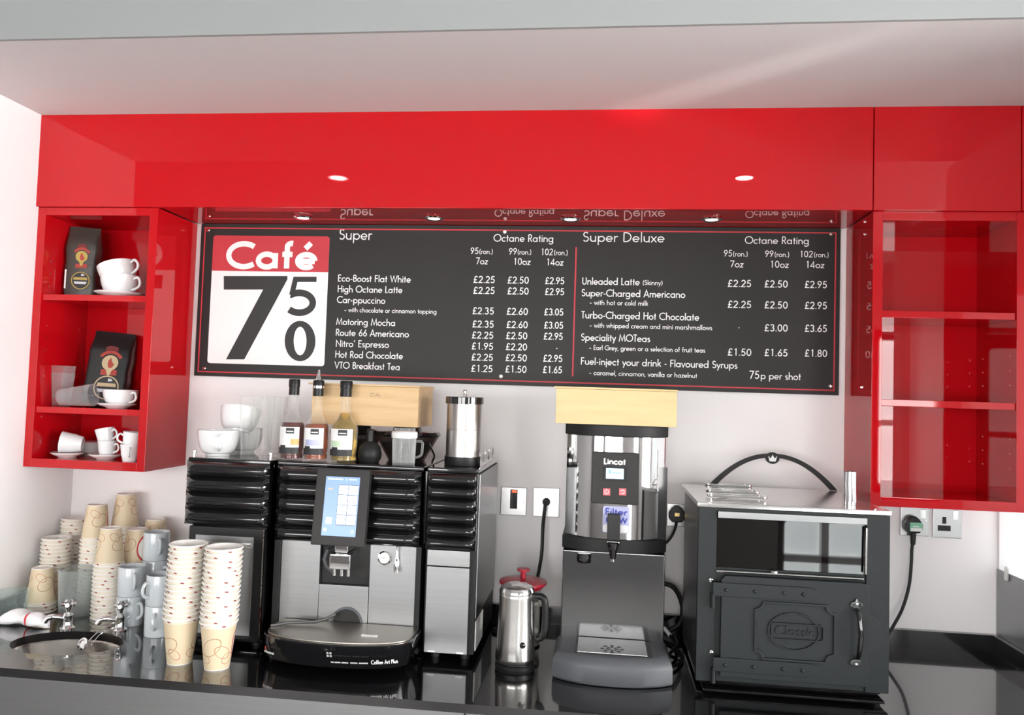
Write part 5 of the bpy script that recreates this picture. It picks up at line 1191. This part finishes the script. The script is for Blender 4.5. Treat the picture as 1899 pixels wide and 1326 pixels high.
MB().lathe([(0, 0), (.050, 0), (.052, .003), (.052, zj), (.050, zj), (.049, .005), (0, .004)], 40).build('glass_body', 'smoked_clear', t, world=False, angle=50)
MB().lathe([(0, zj+.0005), (.055, zj+.0005), (.069, zj+.014), (.069, zj+.020), (.040, zj+.026), (0, zj+.027)], 36).build('lid', 'red_plastic', t, world=False)
MB().lathe([(0, zj+.0272), (.008, zj+.0272), (.008, zj+.048), (.018, zj+.050), (.018, zj+.055), (0, zj+.056)], 24).build('plunger_knob', 'red_plastic', t, world=False)
MB().lathe([(.0525, .02), (.0540, .02), (.0540, .032), (.0525, .032), (.0525, .02)], 36).build('frame_band', 'chrome', t, world=False)
MB().lathe([(0, .06), (.0485, .06), (.0485, .066), (0, .066)], 32).build('filter_disc', 'chrome_soft', t, world=False)

# ================================================================ sockets, plugs and cables
GSK = 'steel socket plates on the back wall'
def plate(u0, v0, u1, v1, label, name='wall_socket', cat='socket'):
    a, b = W(u0, v1, -.004), W(u1, v0, -.004)
    t = thing(name, label, cat, ((a[0]+b[0])/2, -.003, a[1]), GSK)
    MB().box(a[0], b[0], -.0085, -.001, a[1], b[1]).build('plate', 'steel_plate', t, bev=.002)
    for x in (a[0]+.009, b[0]-.009):
        q = MB().lathe([(0, 0), (.0025, 0), (.002, .001), (0, .0012)], 12); q.xf(Matrix.Translation((x, -.0085, (a[1]+b[1])/2)) @ Matrix.Rotation(R(90), 4, 'X')); q.build('screw', 'chrome', t)
    return t, a, b
def switch(t, u0, v0, u1, v1, m, neon):
    a, b = W(u0, v1, -.010), W(u1, v0, -.010)
    o = MB().box(a[0], b[0], -.0130, -.0086, a[1], b[1]).build('switch', m, t, bev=.0012)
    if neon: MB().box(a[0]+(b[0]-a[0])*.25, b[0]-(b[0]-a[0])*.12, -.0138, -.0131, b[1]-.010, b[1]-.0025).build('neon_light', 'neon_red', o)
t, a, b = plate(872, 906, 918, 951, 'steel switch plate half hidden by the coffee machine', 'fused_switch', 'switch'); switch(t, 894.5, 907, 906, 941, 'black_gloss', True)
t, a, b = plate(928, 905, 977, 954, 'steel switch plate with red neon in the middle of the wall', 'fused_switch', 'switch'); switch(t, 945.5, 908, 960, 943, 'black_gloss', True)
t, a, b = plate(988, 906, 1038, 957, 'steel cable outlet plate beside the water boiler', 'cable_outlet', 'outlet')
x, z = W(1013, 931, -.012); q = MB().lathe([(0, 0), (.013, 0), (.013, .006), (.009, .016), (0, .016)], 20); q.xf(Matrix.Translation((x, -.0086, z)) @ Matrix.Rotation(R(90), 4, 'X')); q.build('cable_gland', 'black_rubber', t)
def cable(label, pts, r, m='black_rubber'):
    o = MB().tube(smooth_path(pts, 8), r, 10).build('power_cable', m); return tag(o, label, 'cable', 'black power cables')
pt = [(x, -.0255, z)]
for u, v, yy in ((1011, 938, -.045), (1007, 975, -.040), (1005, 1020, -.045), (1001, 1050, -.06), (996, 1075, -.10)):
    p = P3(u, v, yy); pt.append(tuple(p))
pt += [(pt[-1][0]-.005, -.14, ZW+.12), (pt[-1][0]-.02, -.20, ZW+.02), (pt[-1][0]-.06, -.19, ZW+.0085), (pt[-1][0]-.13, -.15, ZW+.0085)]
cable('black cable hanging from the outlet plate behind the cafetiere', pt, .0058)
t, a, b = plate(1236, 936, 1292, 975, 'steel socket plate between boiler and potato oven')
switch(t, 1270, 925, 1279, 941, 'black_gloss', False)
def plug(label, u0, v0, u1, v1, sticker, yb):
    a, b = W(u0, v1, -.02), W(u1, v0, -.02); xm, zm = (a[0]+b[0])/2, (a[1]+b[1])/2; w, h = (b[0]-a[0])/2, (b[1]-a[1])/2
    t = thing('mains_plug', label, 'plug', (xm, -.02, a[1]), 'black mains plugs')
    MB().prism([(xm-w*.62, zm-h), (xm+w*.62, zm-h), (xm+w, zm-h*.55), (xm+w, zm+h*.1), (xm+w*.62, zm+h*.7), (xm+w*.2, zm+h), (xm-w*.2, zm+h), (xm-w*.62, zm+h*.7), (xm-w, zm+h*.1), (xm-w, zm-h*.55)], -.036, yb).build('plug_body', 'black_plastic', t, bev=.004)
    if sticker == 'green':
        s = MB().prism(rrect(xm-w*.55, xm+w*.9, zm-h*.75, zm+h*.30, .003), -.0369, -.0362).build('sticker', 'green_sticker', t, smooth=False)
        MB().box(xm-w*.45, xm+w*.85, -.0372, -.0369, zm-h*.72, zm-h*.35).box(xm-w*.2, xm+w*.5, -.0372, -.0369, zm-h*.22, zm-h*.10).build('sticker_band', 'print_white', s, smooth=False)
    else: MB().box(xm-w*.3, xm+w*.3, -.0366, -.0361, zm-h*.25, zm+h*.15).build('sticker', 'brass', t, smooth=False)
    return xm, a[1]
xm, zb = plug('black mains plug between the water boiler and the potato oven', 1240, 938, 1270, 967, 'brass', -.0136)
pb_ = [(xm, -.026, zb+.002)]+[tuple(P3(u, v, yy)) for u, v, yy in ((1253, 978, -.03), (1246, 994, -.04), (1236, 1006, -.06), (1222, 1014, -.075))]
cable('black cable curving from the plug to behind the boiler', pb_, .0042)
t, a, b = plate(1669, 936, 1722, 992, 'steel socket with a plug in it under the right shelf unit'); switch(t, 1706.5, 945, 1716.5, 962, 'chrome_soft', False)
xm, zb = plug('black mains plug with a green sticker under the right shelf unit', 1676.5, 957.5, 1708.5, 987, 'green', -.0088)
MB_ = MB().tube([(xm+.0005, -.024, zb+.004), (xm-.0005, -.025, zb-.036)], [.0092, .0068], 12).build('strain_relief', 'black_rubber'); pr = [o for o in C.objects if o.get('label', '').startswith('black mains plug with a green')][0]
MB_.location = MB_.location-wloc(pr); MB_.parent = pr
pc = [(xm-.0005, -.025, zb-.030)]+[tuple(P3(u, v, yy)) for u, v, yy in ((1691, 1020, -.03), (1690, 1045, -.035), (1686, 1085, -.045), (1675, 1125, -.06), (1660, 1155, -.08), (1643, 1180, -.095))]
pc += [(pc[-1][0]-.03, -.085, pc[-1][2]-.012), (ox1-.03, -.045, ZW+.055), (ox1-.08, -.04, ZW+.05)]
cable('dark cable hanging from the green-stickered plug behind the oven', pc, .0048)
t, a, b = plate(1729, 940, 1783, 996, 'empty steel socket with black pin holes under the right shelf unit'); switch(t, 1767, 946.5, 1777, 964, 'chrome_soft', False)
for u0, v0, u1, v1 in ((1747.5, 959, 1755, 971), (1739, 975, 1763, 984)):
    p0, p1 = W(u0, v1, -.0087), W(u1, v0, -.0087); MB().box(p0[0], p1[0], -.0091, -.0087, p0[1], p1[1]).build('pin_hole', 'black_rubber', t, smooth=False)
t, a, b = plate(1858, 925, 1898, 951, 'steel socket plate with chrome switches at the right edge'); 
switch(t, 1861, 943, 1876, 953, 'chrome_soft', False); switch(t, 1889, 944, 1897, 953, 'chrome_soft', False)
# hoses beside the boiler
pd = [(bx1-.03, -.085, W(1230, 1080, -.08)[1])]+[tuple(P3(u, v, yy)) for u, v, yy in ((1240, 1084, -.095), (1257, 1100, -.09), (1266, 1127, -.085), (1262, 1152, -.085))]
pd += [(pd[-1][0]-.02, -.085, ZW+.03), (pd[-1][0]-.07, -.085, ZW+.0105), (pd[-1][0]-.13, -.085, ZW+.0105)]
o = MB().tube(smooth_path(pd, 8), .0078, 12).build('water_hose', 'black_rubber'); tag(o, 'thick black hose arching out behind the water boiler', 'hose')
zf = ZW+.0075
cable('black cable coiled on the worktop beside the boiler', [(bx1+.012, -.20, zf+.012), (bx1+.04, -.24, zf+.004), (bx1+.058, -.29, zf), (bx1+.045, -.345, zf), (bx1+.02, -.38, zf+.004), (bx1+.014, -.33, zf+.012), (bx1+.030, -.28, zf+.012), (bx1+.052, -.21, zf+.014), (bx1+.05, -.14, zf+.010)], .0050)
t = thing('cable_connector', 'white cable connector lying between boiler and oven', 'connector', tuple(P3(1251, 1163, -.20)))
pz = P3(1250, 1168, -.22)
MB().tube([(bx1+.012, -.205, ZW+.062), (bx1+.028, -.225, ZW+.048)], .0062, 12).build('connector_body', 'lid_white', t)
MB().tube(smooth_path([(bx1+.028, -.225, ZW+.048), (bx1+.040, -.25, ZW+.030), (bx1+.046, -.30, ZW+.012), (bx1+.044, -.335, ZW+.0178)], 5), .0035, 8).build('connector_lead', 'black_rubber', t)
MB().tube(smooth_path([(bx1+.012, -.205, ZW+.062), (bx1-.004, -.18, ZW+.075), (bx1-.02, -.15, ZW+.09), (bx1-.03, -.11, ZW+.11)], 5), .0035, 8).build('connector_lead', 'black_rubber', t)
